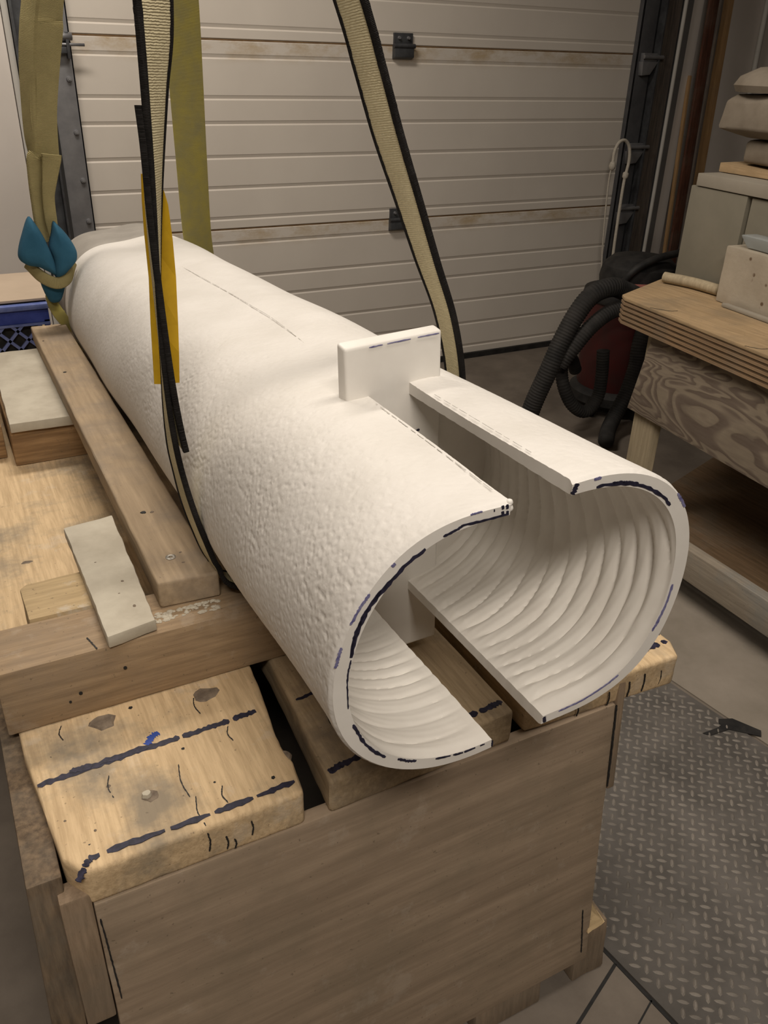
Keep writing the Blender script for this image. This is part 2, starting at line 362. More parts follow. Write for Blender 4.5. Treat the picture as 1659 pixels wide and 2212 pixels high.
# overhead door: four sections with pressed grooves
door = empty('door_1', (2.05, 3.84, 0), None, None); tag(door, kind='structure')
offs = [0.065, 0.220, 0.319, 0.455, 0.583, 0.714]
z0 = 0.0; seams = [0.784, 1.543, 2.30]
zz = [(0.025, 0.784), (0.784, 1.543), (1.543, 2.302)]
for k, (za, zb) in enumerate(zz):
    yf = 3.84; prof = []
    prof.append((yf + 0.006, za + 0.0015)); prof.append((yf, za + 0.006))
    for o_ in reversed(offs):
        zg = zb - o_
        if zg < za + 0.02: continue
        prof += [(yf, zg - 0.007), (yf + 0.0048, zg - 0.001), (yf + 0.0015, zg + 0.010), (yf, zg + 0.013)]
    prof += [(yf, zb - 0.006), (yf + 0.006, zb - 0.0015), (yf + 0.045, zb - 0.0015), (yf + 0.045, za + 0.0015)]
    g = Geo().prism_x([(y, z) for y, z in prof], 0.60, 3.52)
    M('door_section', g, m_door, door)
for zs in seams[:2]:
    g = Geo().box(0.60, 3.52, 3.8425, 3.86, zs - 0.0022, zs + 0.0022); M('seam', g, m_seam, door, label='thin rusty joint between two door sections')
g = Geo().box(0.60, 3.52, 3.825, 3.875, 0.0, 0.03); M('bottom_seal', g, m_black, door, label='black rubber bottom seal')
# hinges on the seams
for (hx, hz) in ((2.095, 1.543), (2.10, 0.784)):
    g = Geo().box(hx - .052, hx + .045, 3.828, 3.842, hz - .006, hz + .052)
    g.hexa([(hx - .055, 3.812, hz - .045), (hx + .045, 3.812, hz - .045), (hx + .045, 3.84, hz - .055), (hx - .055, 3.84, hz - .055),
            (hx - .055, 3.815, hz + .004), (hx + .045, 3.815, hz + .004), (hx + .045, 3.84, hz + .004), (hx - .055, 3.84, hz + .004)])
    g.cyl((hx - .058, 3.818, hz), (hx + .052, 3.818, hz), .010)
    h_ = M('hinge', g, m_steel_d, door, bevel=0.003, label='dark steel hinge')
    for bx in (-.028, .02):
        g = Geo().cyl((hx + bx, 3.828, hz + .032), (hx + bx, 3.818, hz + .032), .008, .006, 10)
        M('bolt', g, m_steel, h_)
# pencil tick on the door
# left vertical track
tr = empty('track_left', (0.5, 3.8, 0), 'grey galvanised door track and bolted angle beside the white wall sheet', 'door track')
M('channel', Geo().box(0.415, 0.424, 3.74, 3.84, 0, 2.7).box(0.415, 0.512, 3.80, 3.806, 0, 2.7).box(0.504, 0.512, 3.76, 3.806, 0, 2.7), m_steel_d, tr, label='dark inner channel')
M('angle_plate', Geo().box(0.53, 0.622, 3.802, 3.808, 0, 2.7).box(0.616, 0.622, 3.802, 3.836, 0, 2.7), m_steel, tr, bevel=0.001)
for bz in (0.74, 0.86, 1.02, 1.20, 1.39):
    M('bolt', Geo().cyl((0.598, 3.802, bz), (0.598, 3.792, bz), .011, .009, 12).cyl((0.598, 3.792, bz), (0.598, 3.788, bz), .006, .005, 8), m_steel, tr)
M('roller', Geo().cyl((0.55, 3.775, 1.535), (0.625, 3.775, 1.535), .014).cyl((0.545, 3.775, 1.508), (0.668, 3.775, 1.508), .0055), m_steel, tr, smooth=True, angle=0.7)
M('roller_bracket', Geo().box(0.548, 0.60, 3.77, 3.80, 1.478, 1.50).box(0.60, 0.612, 3.765, 3.80, 1.46, 1.55), m_steel_d, tr, bevel=0.002)
# right vertical track
tr = empty('track_right', (3.6, 3.8, 0), 'dark steel door track against the weathered jamb on the right', 'door track')
M('angle_plate', Geo().box(3.475, 3.575, 3.800, 3.807, 0, 2.7).box(3.475, 3.482, 3.80, 3.836, 0, 2.7), simple('blue_grey_steel', (0.115, 0.115, 0.12), (0.085, 0.085, 0.09), 12, 0.6, 0.3, 0.1), tr, bevel=0.001)
M('channel', Geo().box(3.592, 3.60, 3.76, 3.84, 0, 2.7).box(3.575, 3.6, 3.83, 3.84, 0, 2.7), m_steel_d, tr)
for bz in (1.52, 1.085, 0.765):
    b_ = M('roller_bracket', Geo().box(3.50, 3.60, 3.775, 3.80, bz - .01, bz + .03).cyl((3.49, 3.765, bz + .012), (3.625, 3.765, bz + .012), .010)
           .hexa([(3.50, 3.77, bz - .075), (3.555, 3.77, bz - .07), (3.555, 3.80, bz - .07), (3.50, 3.80, bz - .075),
                  (3.49, 3.765, bz - .01), (3.595, 3.765, bz - .01), (3.595, 3.80, bz - .01), (3.49, 3.80, bz - .01)]), m_steel, tr, bevel=0.003)
M('trim_2', Geo().box(3.602, 3.722, 3.79, 3.90, 0, 2.7), m_jamb, kind='structure', bevel=0.004)
M('trim_3', Geo().box(3.764, 3.812, 3.80, 3.90, 0, 2.7), m_trimg, kind='structure', bevel=0.002)
M('trim_4', Geo().box(3.812, 3.90, 3.815, 3.90, 0, 2.7), m_wall, kind='structure', bevel=0.004)
g = Geo().sweep([(3.74, 3.785, 0), (3.743, 3.785, 0.9), (3.742, 3.785, 1.8), (3.742, 3.785, 2.7)], 0.011, 10, 30)
M('conduit', g, m_trimw, label='thin pale vertical pipe running up beside the weathered door jamb', cat='pipe', smooth=True)
def lean(name, x0, x1, y, t, dx, z1, m_, label):
    g = Geo().hexa([(x0 + dx, y - .10, 0), (x1 + dx, y - .10, 0), (x1 + dx, y - .10 + t, 0), (x0 + dx, y - .10 + t, 0), (x0, y, z1), (x1, y, z1), (x1, y + t, z1), (x0, y + t, z1)])
    return M(name, g, m_, label=label, cat='lumber', bevel=0.003)
lean('brown_board', 3.905, 3.968, 3.80, .018, -0.02, 2.5, m_brown, 'tall dark reddish brown board leaning on the wall right of the door')
lean('narrow_board', 3.876, 3.892, 3.80, .02, -0.022, 1.45, m_lumber, 'thin short strip of wood leaning left of the dark brown board')
lean('thin_board', 3.972, 3.99, 3.79, .05, -0.02, 2.6, m_jamb, 'thin grey strip of wood leaning between the brown and the tan boards')
lean('tan_board', 3.998, 4.085, 3.81, .035, -0.02, 2.7, m_lumber, 'tall pale tan board leaning on the white wall, rightmost of the upright boards')
M('wall_conduit', Geo().sweep([(4.47, 3.885, 1.25), (4.46, 3.885, 1.7), (4.45, 3.885, 2.6)], 0.016, 10, 20), m_trimw, label='thin pale vertical pipe on the white wall at the far right', cat='pipe', smooth=True)

# pull rope hanging at the right track
g = Geo().sweep([(3.357, 3.735, 1.01), (3.362, 3.74, 1.08), (3.385, 3.74, 1.125), (3.425, 3.74, 1.135), (3.462, 3.74, 1.10), (3.475, 3.74, 1.03), (3.462, 3.74, 0.93), (3.460, 3.74, 0.78), (3.462, 3.74, 0.60), (3.466, 3.74, 0.50), (3.47, 3.74, 0.46)],
                lambda t, a: 0.0085 + (0.008 if (abs(a - .36) < .012 or abs(a - .83) < .014) else 0), 10, 160)
rp = M('pull_rope', g, m_rope, label='white door pull rope looped over the right track, knotted with a frayed end', cat='rope', smooth=True)
M('rope_tail', Geo().sweep([(3.47, 3.74, 0.47), (3.472, 3.74, 0.44), (3.482, 3.74, 0.38), (3.487, 3.74, 0.30)], lambda t, a: 0.010 + 0.020 * min(1, t * 1.4), 10, 24), m_rope, rp, smooth=True)
M('thin_cord', Geo().sweep([(3.357, 3.735, 1.01), (3.352, 3.74, 0.95), (3.358, 3.74, 0.8), (3.375, 3.74, 0.6), (3.40, 3.74, 0.40)], 0.0045, 8, 50), m_rope, rp, smooth=True)
M('knot', Geo().lathe((3.357, 3.735), [(.004, .985), (.016, .995), (.019, 1.01), (.014, 1.027), (.004, 1.035)], 12), m_rope, rp, smooth=True)

# floor details: steel checker plate, joints, pale concrete strip
ang = math.radians(-8.5)
plate_poly = [(0.873, 0.70), (0.895, 0.50), (0.93, 0.10), (1.72, 0.10), (1.60, 0.904), (1.655, 1.24), (1.66, 1.95), (0.87, 1.95)]
plate_poly = [(0.872, 0.683), (0.893, 0.516), (0.945, 0.10), (1.74, 0.10), (1.60, 0.904), (1.50, 1.60), (1.45, 1.95), (0.858, 1.95), (0.858, 0.74)]
pl = M('checker_plate', Geo().prism(plate_poly, 0.0, 0.006), m_plate, label='large worn steel checker plate laid on the floor right of the bench', cat='floor plate')
def inside(x, y, poly, mrg=0.013):
    n = len(poly); c = False; md = 9
    for i in range(n):
        (x1, y1), (x2, y2) = poly[i], poly[(i + 1) % n]
        if (y1 > y) != (y2 > y) and x < (x2 - x1) * (y - y1) / (y2 - y1) + x1: c = not c
        t = max(0, min(1, ((x - x1) * (x2 - x1) + (y - y1) * (y2 - y1)) / ((x2 - x1) ** 2 + (y2 - y1) ** 2)))
        md = min(md, math.hypot(x - x1 - t * (x2 - x1), y - y1 - t * (y2 - y1)))
    return c and md > mrg
g = Geo(); pitch = 0.0308
def lug(cx, cy, a, ln=0.0115, wd=0.0042, hh=0.0020):
    c, s_ = math.cos(a), math.sin(a)
    base = [(-1, 0), (-.6, -.8), (0, -1), (.6, -.8), (1, 0), (.6, .8), (0, 1), (-.6, .8)]
    vs = [(cx + c * u_ * ln - s_ * w_ * wd, cy + s_ * u_ * ln + c * w_ * wd, 0.006) for u_, w_ in base]
    vs += [(cx + c * u_ * ln * .6 - s_ * w_ * wd * .45, cy + s_ * u_ * ln * .6 + c * w_ * wd * .45, 0.006 + hh) for u_, w_ in base]
    g.add(vs, [tuple(range(8, 16))] + [(i, (i + 1) % 8, 8 + (i + 1) % 8, 8 + i) for i in range(8)])
for i in range(-2, 34):
    for j in range(-2, 66):
        x, y = 0.70 + i * pitch, 0.08 + j * pitch
        for (ox, oy, a) in ((0, 0, math.radians(47)), (pitch / 2, pitch / 2, math.radians(-41))):
            if inside(x + ox, y + oy, plate_poly): lug(x + ox, y + oy, a)
M('raised_lugs', g, m_lug, pl, kind='stuff', label='raised pattern of short crossed bars')
M('pale_floor_strip', Geo().prism([(1.62, 0.10), (2.3, 0.10), (2.3, 1.6), (1.52, 1.6), (1.612, 0.904)], 0.0, 0.004), m_conc2, bpy.data.objects['floor'])
g = Geo().prism([(1.487, 1.015), (1.50, 1.00), (1.560, 0.995), (1.615, 0.940), (1.632, 0.955), (1.60, 1.02), (1.565, 1.035), (1.545, 1.012)], 0.0062, 0.0078)
M('floor_hole_mark', g, m_black, pl, label='black notch at the edge of the plate')
for (a, b, w) in (((0.868, 0.70), (0.936, 0.10), .007), ((0.872, 0.640), (0.50, 0.485), .006), ((0.884, 0.556), (0.55, 0.415), .003)):
    dx, dy = b[0] - a[0], b[1] - a[1]; l_ = math.hypot(dx, dy); nx, ny = -dy / l_ * w / 2, dx / l_ * w / 2
    M('floor_joint', Geo().prism([(a[0] + nx, a[1] + ny), (b[0] + nx, b[1] + ny), (b[0] - nx, b[1] - ny), (a[0] - nx, a[1] - ny)][::-1], 0.0, 0.0015), m_black, bpy.data.objects['floor'])

# ------------------------------------------------------------------ ink strokes (thin rough ribbons lying on a surface)
def stroke(name, pts, w, nrm, parent, m_, dashes=None, lift=0.0006, seed=0, label=None, hatch=True):
    r = random.Random(seed + 5); P = catmull(pts, max(24, int(sum((Vector(pts[i + 1]) - Vector(pts[i])).length for i in range(len(pts) - 1)) / 0.004)))
    g = Geo(); nv = Vector(nrm).normalized(); i = 0
    while i < len(P) - 1:
        run = len(P) - 1 - i
        if dashes: run = min(run, r.randint(*dashes))
        if run < 1: break
        L0 = []; R0 = []
        for k in range(i, i + run + 1):
            d = (P[min(k + 1, len(P) - 1)] - P[max(k - 1, 0)]).normalized(); s_ = d.cross(nv).normalized()
            e = min(1.0, (k - i + .7) / 1.3, (i + run - k + .7) / 1.3)
            L0.append(P[k] + s_ * w / 2 * e * r.uniform(.55, 1.35) + nv * lift); R0.append(P[k] - s_ * w / 2 * e * r.uniform(.55, 1.35) + nv * lift)
        n = len(L0); lo = [p - nv * (lift * .9) for p in L0 + R0]
        g.add([*L0, *R0, *lo], [(k, k + 1, n + k + 1, n + k) for k in range(n - 1)] + [(2 * n + k + 1, 2 * n + k, 3 * n + k, 3 * n + k + 1) for k in range(n - 1)]
              + [(k + 1, k, 2 * n + k, 2 * n + k + 1) for k in range(n - 1)] + [(n + k, n + k + 1, 3 * n + k + 1, 3 * n + k) for k in range(n - 1)])
        i += run + (r.randint(1, 2) if dashes else 1)
    return M(name, g, m_, parent, label=label)

# ------------------------------------------------------------------ the low bench in the foreground
bench = empty('low_bench', (0.45, 1.6, 0), 'heavy low wooden bench of thick scarred planks with dark marker lines, carrying the stone tube', 'bench')
ZT = 0.68; YF = 0.705; YB = 3.02
def plank(poly, mt, nm='top_plank'):
    return M(nm, Geo().prism(poly, ZT - .058, ZT), mt, bench, bevel=0.007, seg=3, cuts=0.02, wob=0.0013)
pA = plank([(0.008, YF), (0.277, YF), (0.284, 0.76), (0.279, 0.79), (0.300, 0.967), (0.30, YB), (-0.04, YB), (-0.032, 0.93), (-0.012, YF + .03)], m_plank)
pB = plank([(0.312, YF), (0.605, YF + .006), (0.607, YB), (0.335, YB), (0.330, 0.967)], m_plank2)
pC = plank([(0.632, YF + .01), (0.915, YF - .004), (0.932, YF + .03), (0.93, YB), (0.632, YB)], m_plank)
# front panel leans out a little towards the floor
def slant(x0, x1, z0_, z1_, t=0.022, yo=0.0):
    yl = lambda z: YF - .002 - 0.058 * (0.622 - z) / 0.622 + yo
    return Geo().hexa([(x0, yl(z0_), z0_), (x1, yl(z0_), z0_), (x1, yl(z0_) + t, z0_), (x0, yl(z0_) + t, z0_),
                       (x0, yl(z1_), z1_), (x1, yl(z1_), z1_), (x1, yl(z1_) + t, z1_), (x0, yl(z1_) + t, z1_)])
M('front_panel', slant(0.010, 0.800, 0.055, 0.623), m_ply, bench, bevel=0.003, cuts=0.06, wob=0.0008)
M('corner_post', slant(-0.026, 0.0095, 0.430, 0.640, .03, .002), m_post, bench, bevel=0.004)
M('corner_post', slant(0.8015, 0.816, 0.452, 0.662, .03, -.001), m_post, bench, bevel=0.003)
M('foot', slant(0.775, 0.848, 0.0, 0.125, .06, .004), m_post, bench, bevel=0.006, wob=0.002, cuts=.03)
M('splinter', Geo().hexa([(0.792, .652, .126), (0.838, .655, .126), (0.842, .70, .126), (0.80, .70, .126), (0.800, .668, .158), (0.815, .670, .150), (0.815, .70, .150), (0.803, .70, .165)]), m_tan, bench, bevel=.002, cuts=.015, wob=.003, label='torn pale splinter on the foot')
M('foot', slant(0.56, 0.70, 0.0, 0.06, .05, .002), m_post, bench, bevel=0.005)
M('foot', slant(0.03, 0.12, 0.0, 0.06, .05, .002), m_post, bench, bevel=0.005)
M('side_panel', Geo().hexa([(-0.085, 0.66, 0), (-0.045, 0.66, 0), (-0.035, YB, 0), (-0.06, YB, 0), (-0.055, 0.725, 0.664), (-0.016, 0.725, 0.664), (-0.042, YB, 0.664), (-0.066, YB, 0.664)]), m_side, bench, bevel=0.003)
M('side_panel', Geo().box(0.78, 0.80, 0.78, YB, 0.02, 0.62), m_side, bench)
M('back_panel', Geo().box(-0.03, 0.80, YB - .03, YB, 0.02, 0.62), m_side, bench)
# blob of plaster/paint on the foot and torn splinter
# knots, bolt heads, nails on the planks
def disc(name, x, y, z, r, mt, parent, sq=1.0, h=0.0015, seed=0, label=None, n=14):
    rr = random.Random(seed); g = Geo(); ring = []
    for k in range(n):
        a = 2 * math.pi * k / n; q = r * rr.uniform(.8, 1.15); ring.append((x + q * math.cos(a), y + sq * q * math.sin(a)))
    g.add([(a, b, z - .002) for a, b in ring] + [(x + (a - x) * .75, y + (b - y) * .75, z + h) for a, b in ring],
          [tuple(range(n, 2 * n))] + [(i, (i + 1) % n, n + (i + 1) % n, n + i) for i in range(n)])
    return M(name, g, mt, parent, smooth='a', label=label)
disc('knot', 0.074, 0.942, ZT, .021, m_knot, pA, .8, .003, 1)
disc('knot', 0.219, 0.936, ZT, .022, m_knot, pA, .8, .002, 2)
kn = disc('knot', 0.102, 0.783, ZT, .013, m_knot, pA, .9, .001, 3)
disc('plaster_lump', 0.098, 0.785, ZT + .001, .007, m_foam, kn, .9, .005, 4, label='white plaster plug in the knot')
disc('knot', 0.277, 0.775, ZT - .003, .011, m_knot, pA, 1, .002, 5)
for k, (x, y, r) in enumerate([(0.058, 0.822, .0035), (0.16, 0.845, .003), (0.0, 0.79, .002), (0.02, 0.742, .002), (0.208, 0.80, .0025), (0.115, 0.955, .004), (0.03, 0.76, .002), (0.25, 0.745, .003), (0.0, 0.905, .0025), (0.18, 0.77, .002)]):
    disc('nail_hole', x, y, ZT, r, m_black if k % 2 else m_knot, pA, 1, .0003, k + 20)
for k, (x, y, r, s_) in enumerate([(0.034, 1.42, .014, .5), (0.10, 1.43, .012, .6), (0.045, 1.22, .006, .7), (0.07, 1.335, .008, .9)]):
    disc('stain_spot', x, y, ZT, r, m_knot, pA, s_, .0003, k + 40)
up = (0, 0, 1)
stroke('marker_line', [(-0.022, 0.862, ZT), (0.10, 0.866, ZT), (0.20, 0.868, ZT), (0.272, 0.872, ZT)], .0095, up, pA, m_ink, (10, 22), seed=1)
stroke('marker_line', [(0.000, 0.700, ZT - .006), (0.012, 0.716, ZT), (0.03, 0.722, ZT), (0.12, 0.722, ZT), (0.20, 0.723, ZT), (0.272, 0.726, ZT)], .0085, up, pA, m_ink, (5, 12), seed=2, lift=.0012)
stroke('marker_line', [(0.018, 0.868, ZT + .0003), (0.05, 0.8665, ZT + .0003), (0.12, 0.869, ZT + .0003)], .010, up, pA, m_ink, (8, 18), seed=3)
stroke('marker_smudge', [(0.118, 0.872, ZT + .0004), (0.128, 0.884, ZT + .0004), (0.138, 0.889, ZT + .0004)], .010, up, pA, simple('blue_smudge', (0.03, 0.07, 0.30), (0.04, 0.08, 0.35), 20, .6, 0, 0), seed=4, label='bright blue marker smudge')
stroke('marker_line', [(0.332, 0.868, ZT), (0.37, 0.872, ZT), (0.42, 0.872, ZT)], .006, up, pB, m_ink, (6, 12), seed=5)
stroke('marker_line', [(0.318, 0.722, ZT), (0.36, 0.728, ZT), (0.45, 0.728, ZT), (0.55, 0.731, ZT), (0.60, 0.735, ZT)], .010, up, pB, m_ink, (12, 30), seed=6)
stroke('marker_line', [(0.64, 0.736, ZT), (0.80, 0.735, ZT), (0.925, 0.738, ZT)], .010, up, pC, m_ink, (6, 14), seed=7)
stroke('marker_line', [(0.86, 0.762, ZT), (0.90, 0.760, ZT), (0.928, 0.758, ZT)], .008, up, pC, m_ink, (5, 8), seed=8)
for k, (x, y, l_, p_) in enumerate([(0.150, 0.708, .05, pA), (0.145, 0.76, .06, pA), (0.185, 0.73, .03, pA), (0.06, 0.80, .04, pA), (0.20, 0.90, .04, pA), (0.225, 0.83, .03, pA), (0.02, 0.93, .03, pA), (0.42, 0.80, .06, pB), (0.36, 0.78, .05, pB)]):
    stroke('crack', [(x, y, ZT), (x - .003, y + l_ * .5, ZT), (x + .002, y + l_, ZT)], .0016, up, p_, m_black, seed=k + 50, lift=.0004)
fn = (0, -1, 0)
def yl(z): return YF - .002 - 0.058 * (0.622 - z) / 0.622
for k, (x, za, zb) in enumerate([(0.150, 0.640, 0.672), (0.172, 0.632, 0.655), (0.205, 0.640, 0.665), (0.182, 0.628, 0.645)]):
    stroke('crack', [(x, YF - .0012, za), (x + .002, YF - .0012, (za + zb) / 2), (x, YF - .0012, zb)], .002, fn, pA, m_black, seed=k + 70, lift=.0008)
for k, (x, za, zb) in enumerate([(0.78, .628, .655), (0.82, .63, .66), (0.85, .63, .665), (0.885, .63, .66), (0.72, .63, .65)]):
    stroke('crack', [(x, YF - .001, za), (x + .002, YF - .001, (za + zb) / 2), (x, YF - .001, zb)], .002, fn, pC, m_black, seed=k + 80, lift=.0016)
bp = [o for o in bench.children if o.name.startswith('front_panel')][0]
stroke('crack', [(0.014, yl(.60), .60), (0.016, yl(.54), .54), (0.0185, yl(.46), .46)], .002, fn, bp, m_black, seed=90, lift=.0015)
stroke('crack', [(0.7995, yl(.615), .622), (0.8005, yl(.54), .54), (0.8005, yl(.46), .46)], .003, fn, bp, m_black, seed=91, lift=.0022)
stroke('crack', [(0.778, yl(.20), .19), (0.782, yl(.13), .13), (0.785, yl(.08), .08)], .0025, fn, bp, m_black, seed=92, lift=.0015)

# ------------------------------------------------------------------ beam, rails, blocks on the bench
beam = M('cross_beam', Geo().box(-0.044, 0.36, 0.968, 1.070, ZT + .001, 0.7845), m_beam, bevel=0.004, cuts=0.05, wob=0.0008,
         label='thick square timber beam lying across the front of the bench under the blocks', cat='beam')
stroke('saw_cut', [(0.078, 1.000, 0.7845), (0.086, 0.969, 0.7845)], .002, up, beam, m_black, seed=95, lift=.001)
for k, (x, z) in enumerate([(0.055, 0.72), (0.118, 0.742), (0.04, 0.71)]):
    g = Geo().cyl((x, 0.9665, z), (x, 0.9705, z), .0025 if k < 2 else .0018, n=10); M('nail_hole', g, m_black, beam)
# the left rail under the tube
g = Geo().hexa([(0.187, 1.025, 0.7850), (0.276, 1.018, 0.7850), (0.282, 2.425, 0.7850), (0.190, 2.430, 0.7850),
                (0.187, 1.030, 0.8255), (0.276, 1.022, 0.8255), (0.282, 2.425, 0.8255), (0.190, 2.430, 0.8255)])
rail = M('wooden_rail', g, m_rail, bevel=0.005, seg=3, cuts=0.04, wob=0.001, label='long worn timber rail lying along the left side of the stone tube', cat='rail')
def screw(x, y, z, parent):
    M('screw', Geo().lathe((x, y), [(.0075, z - .002), (.0078, z + .0008), (.006, z + .0014), (.0028, z + .0012), (.0022, z - .0005)], 16), m_steel_s, parent, label='sunk steel screw head')
screw(0.223, 1.092, 0.8257, rail)
for k, (x, y, r) in enumerate([(0.219, 1.250, .006), (0.214, 2.010, .0055), (0.203, 2.28, .003), (0.24, 1.10, .003), (0.236, 1.07, .003), (0.232, 1.245, .004)]):
    disc('screw_hole', x, y, 0.8256, r, m_black if k < 3 else m_knot, rail, .8, .0004, k + 100)
g = Geo().box(0.70, 0.79, 1.10, 2.42, 0.7855, 0.825)
rail2 = M('wooden_rail', g, m_rail, bevel=0.004, label='timber rail hidden behind the right side of the stone tube', cat='rail')
M('cross_beam', Geo().box(0.69, 0.90, 1.40, 1.50, ZT + .001, 0.7845), m_beam, bevel=0.003, label='short timber block under the hidden right rail, nearer the front', cat='beam')
M('cross_beam', Geo().box(0.69, 0.90, 2.2, 2.3, ZT + .001, 0.7845), m_beam, bevel=0.003, label='short timber block under the far end of the hidden right rail', cat='beam')
# far block with a cream board on it
M('wood_block', Geo().box(0.064, 0.245, 1.845, 2.24, ZT + .001, 0.7625), m_blockw, bevel=0.003, label='brown wood block with bold end grain under the far cream board', cat='block')
M('cream_board', Geo().hexa([(0.066, 1.835, 0.763), (0.26, 1.832, 0.763), (0.26, 2.36, 0.763), (0.075, 2.36, 0.763), (0.066, 1.835, 0.7845), (0.26, 1.832, 0.7845), (0.26, 2.36, 0.7845), (0.075, 2.36, 0.7845)]), m_foam, bevel=0.0025, cuts=0.03, wob=0.0015,
  label='cream painted board on the brown wood block, partly under the long rail', cat='board')
M('wood_block', Geo().box(-0.14, 0.052, 1.90, 2.12, ZT + .001, 0.757), m_blockw, bevel=0.003, label='brown wood block at the left edge of the photo beside the far cream board', cat='block')
# front cream board, tan block
g = Geo().hexa([(0.101, 0.962, 0.7855), (0.170, 0.974, 0.7855), (0.178, 1.302, 0.7855), (0.096, 1.288, 0.7855),
                (0.101, 0.962, 0.8045), (0.168, 0.974, 0.8045), (0.176, 1.302, 0.8045), (0.096, 1.288, 0.8045)])
fb = M('cream_board', g, m_foam, bevel=0.0025, cuts=0.02, wob=0.0016, label='chipped cream board lying from the beam back beside the front of the long rail', cat='board')
for k, (x, y, r, q) in enumerate([(0.112, 0.985, .004, 1), (0.128, 0.992, .003, 1), (0.137, 1.06, .002, 1), (0.150, 1.02, .003, 2), (0.122, 1.16, .002, 1), (0.148, 1.09, .003, 2)]):
    disc('chip', x, y, 0.8047, r, m_knot, fb, q * .6, .0003, k + 120)
M('tan_block', Geo().prism([(0.012, 1.078), (0.160, 1.078), (0.155, 1.18), (0.020, 1.176), (0.010, 1.165)], ZT + .001, 0.7845), m_tan, bevel=0.004, cuts=.03, wob=.0008, label='small pale tan wood block behind the beam, under the front cream board', cat='block')
g = Geo()
rr = random.Random(3)
for k in range(90):
    x = rr.uniform(0.172, 0.268); y = 1.014 - rr.random() ** 2 * .026; s_ = rr.uniform(.0008, .0028)
    g.lathe((x, y), [(s_ * .9, .7846), (s_ * 1.6, .7849), (s_ * 1.0, .785 + s_ * .5), (s_ * .2, .785 + s_ * .8)], 6, rr.uniform(.6, 1.6), rr.uniform(.6, 1.4))
M('stone_crumbs', g, m_foam, label='white stone crumbs and dust on the beam in front of the rail end', cat='debris', kind='stuff')

# blue crate behind
cr = empty('blue_crate', (0.1, 2.72, ZT), 'blue plastic crate with diamond lattice sides behind the cream board', 'crate')
cx0, cx1, cy0, cy1, cz0, cz1 = -0.16, 0.262, 2.62, 2.96, ZT + .002, 0.838
M('rim', Geo().box(cx0, cx1, cy0, cy0 + .02, cz1 - .055, cz1 - .016).box(cx0, cx1, cy1 - .02, cy1, cz1 - .055, cz1).box(cx0, cx0 + .02, cy0 + .02, cy1 - .02, cz1 - .055, cz1).box(cx1 - .02, cx1, cy0 + .02, cy1 - .02, cz1 - .055, cz1), m_blue, cr)
M('rim_lip', Geo().box(cx0 - .006, cx1 + .006, cy0 - .012, cy0 + .02, cz1 - .015, cz1), m_blue_l, cr, bevel=0.003, label='scuffed paler lip')
M('edge_band', Geo().box(cx0, cx1, cy0 - .004, cy0 + .010, cz1 - .063, cz1 - .056), m_blue_l, cr)
M('edge_band', Geo().box(cx0, cx1, cy0 - .004, cy0 + .010, cz0, cz0 + .008), m_blue_l, cr)
M('darkening_box', Geo().box(cx0 + .022, cx1 - .022, cy0 + .022, cy1 - .022, cz0 + .008, cz1 + .003), m_black, cr, label='black box added to darken the crate interior')  # added black box; its colour gives the shade inside the crate
M('tan_board', Geo().hexa([(-0.2, 2.628, .8425), (.272, 2.632, .8425), (.280, 2.985, .8425), (-0.2, 2.98, .8425), (-0.2, 2.628, .850), (.272, 2.632, .850), (.280, 2.985, .850), (-0.2, 2.98, .850)]), m_tanpanel, label='flat tan board lying on top of the blue crate', cat='board', bevel=.001)
M('crate_floor', Geo().box(cx0, cx1, cy0 + .012, cy1, cz0, cz0 + .006), m_blue, cr)
zb_, zt_ = cz0 + .006, cz1 - .060
px = cx0
def bar(x0, z0_, x1, z1_, w=.0042):
    d = Vector((x1 - x0, 0, z1_ - z0_)).normalized(); n_ = Vector((-d.z, 0, d.x)) * w
    a, b_ = Vector((x0, 0, z0_)), Vector((x1, 0, z1_))
    q = [(p.x, p.z) for p in (a - n_, b_ - n_, b_ + n_, a + n_)]
    return Geo().prism_y(q, cy0 + .001, cy0 + .008)
hh = zt_ - zb_; st = .052
k = 0
while cx0 + k * st + hh * .9 < cx1 + .03:
    xa = cx0 + k * st
    if xa + hh < cx1: M('lattice_bar', bar(xa, zb_, xa + hh * .95, zt_), m_blue_l, cr); M('lattice_bar', bar(xa, zt_, xa + hh * .95, zb_), m_blue_l, cr)
    k += 1
for (ax, ay) in ((cx1 - .015, cy0), (cx1 - .015, cy1 - .02), (cx0, cy0), (cx0, cy1 - .02)): M('corner_post', Geo().box(ax, ax + .015, ay, ay + .02, cz0, cz1 - .05), m_blue, cr)

# ------------------------------------------------------------------ the stone tube
TD = Vector((math.tan(0.0192), 1, math.tan(-0.0593))).normalized()
TS = TD.cross(Vector((0, 0, 1))).normalized(); TU = TS.cross(TD).normalized()
TC = Vector((0.4537, 0.5432, 0.9872)); K = 0.97
HC = [0.1912, 0.0208, 0.0167, 0.0012, 0.0, -0.0076, -0.0006, -0.0013, -0.0012]; SH = (-0.1132, -0.0654)
def rad(th):
    r = HC[0] + 0 * th
    for k in range(2, 6): r = r + HC[2 * k - 3] * np.cos(k * th) + HC[2 * k - 2] * np.sin(k * th)
    return K * r
LT = 2.30; LS = 0.336
def edge_theta(xw, topside, scale):
    a, b_ = (0.6, 2.6) if topside else (-0.6, -2.6)      # x = r cos falls along the interval
    for _ in range(50):
        c = (a + b_) / 2
        if scale * float(rad(np.array(c))) * math.cos(c) > xw: a = c
        else: b_ = c
    return (a + b_) / 2
def slot_x(L_):
    f = min(1, max(0, L_ / 0.33))
    return (-0.026 + 0.015 * f, 0.0385 + 0.009 * f, -0.0155 - 0.000 * f, 0.0465 + 0.004 * f)   # TL, TR, BL, BR
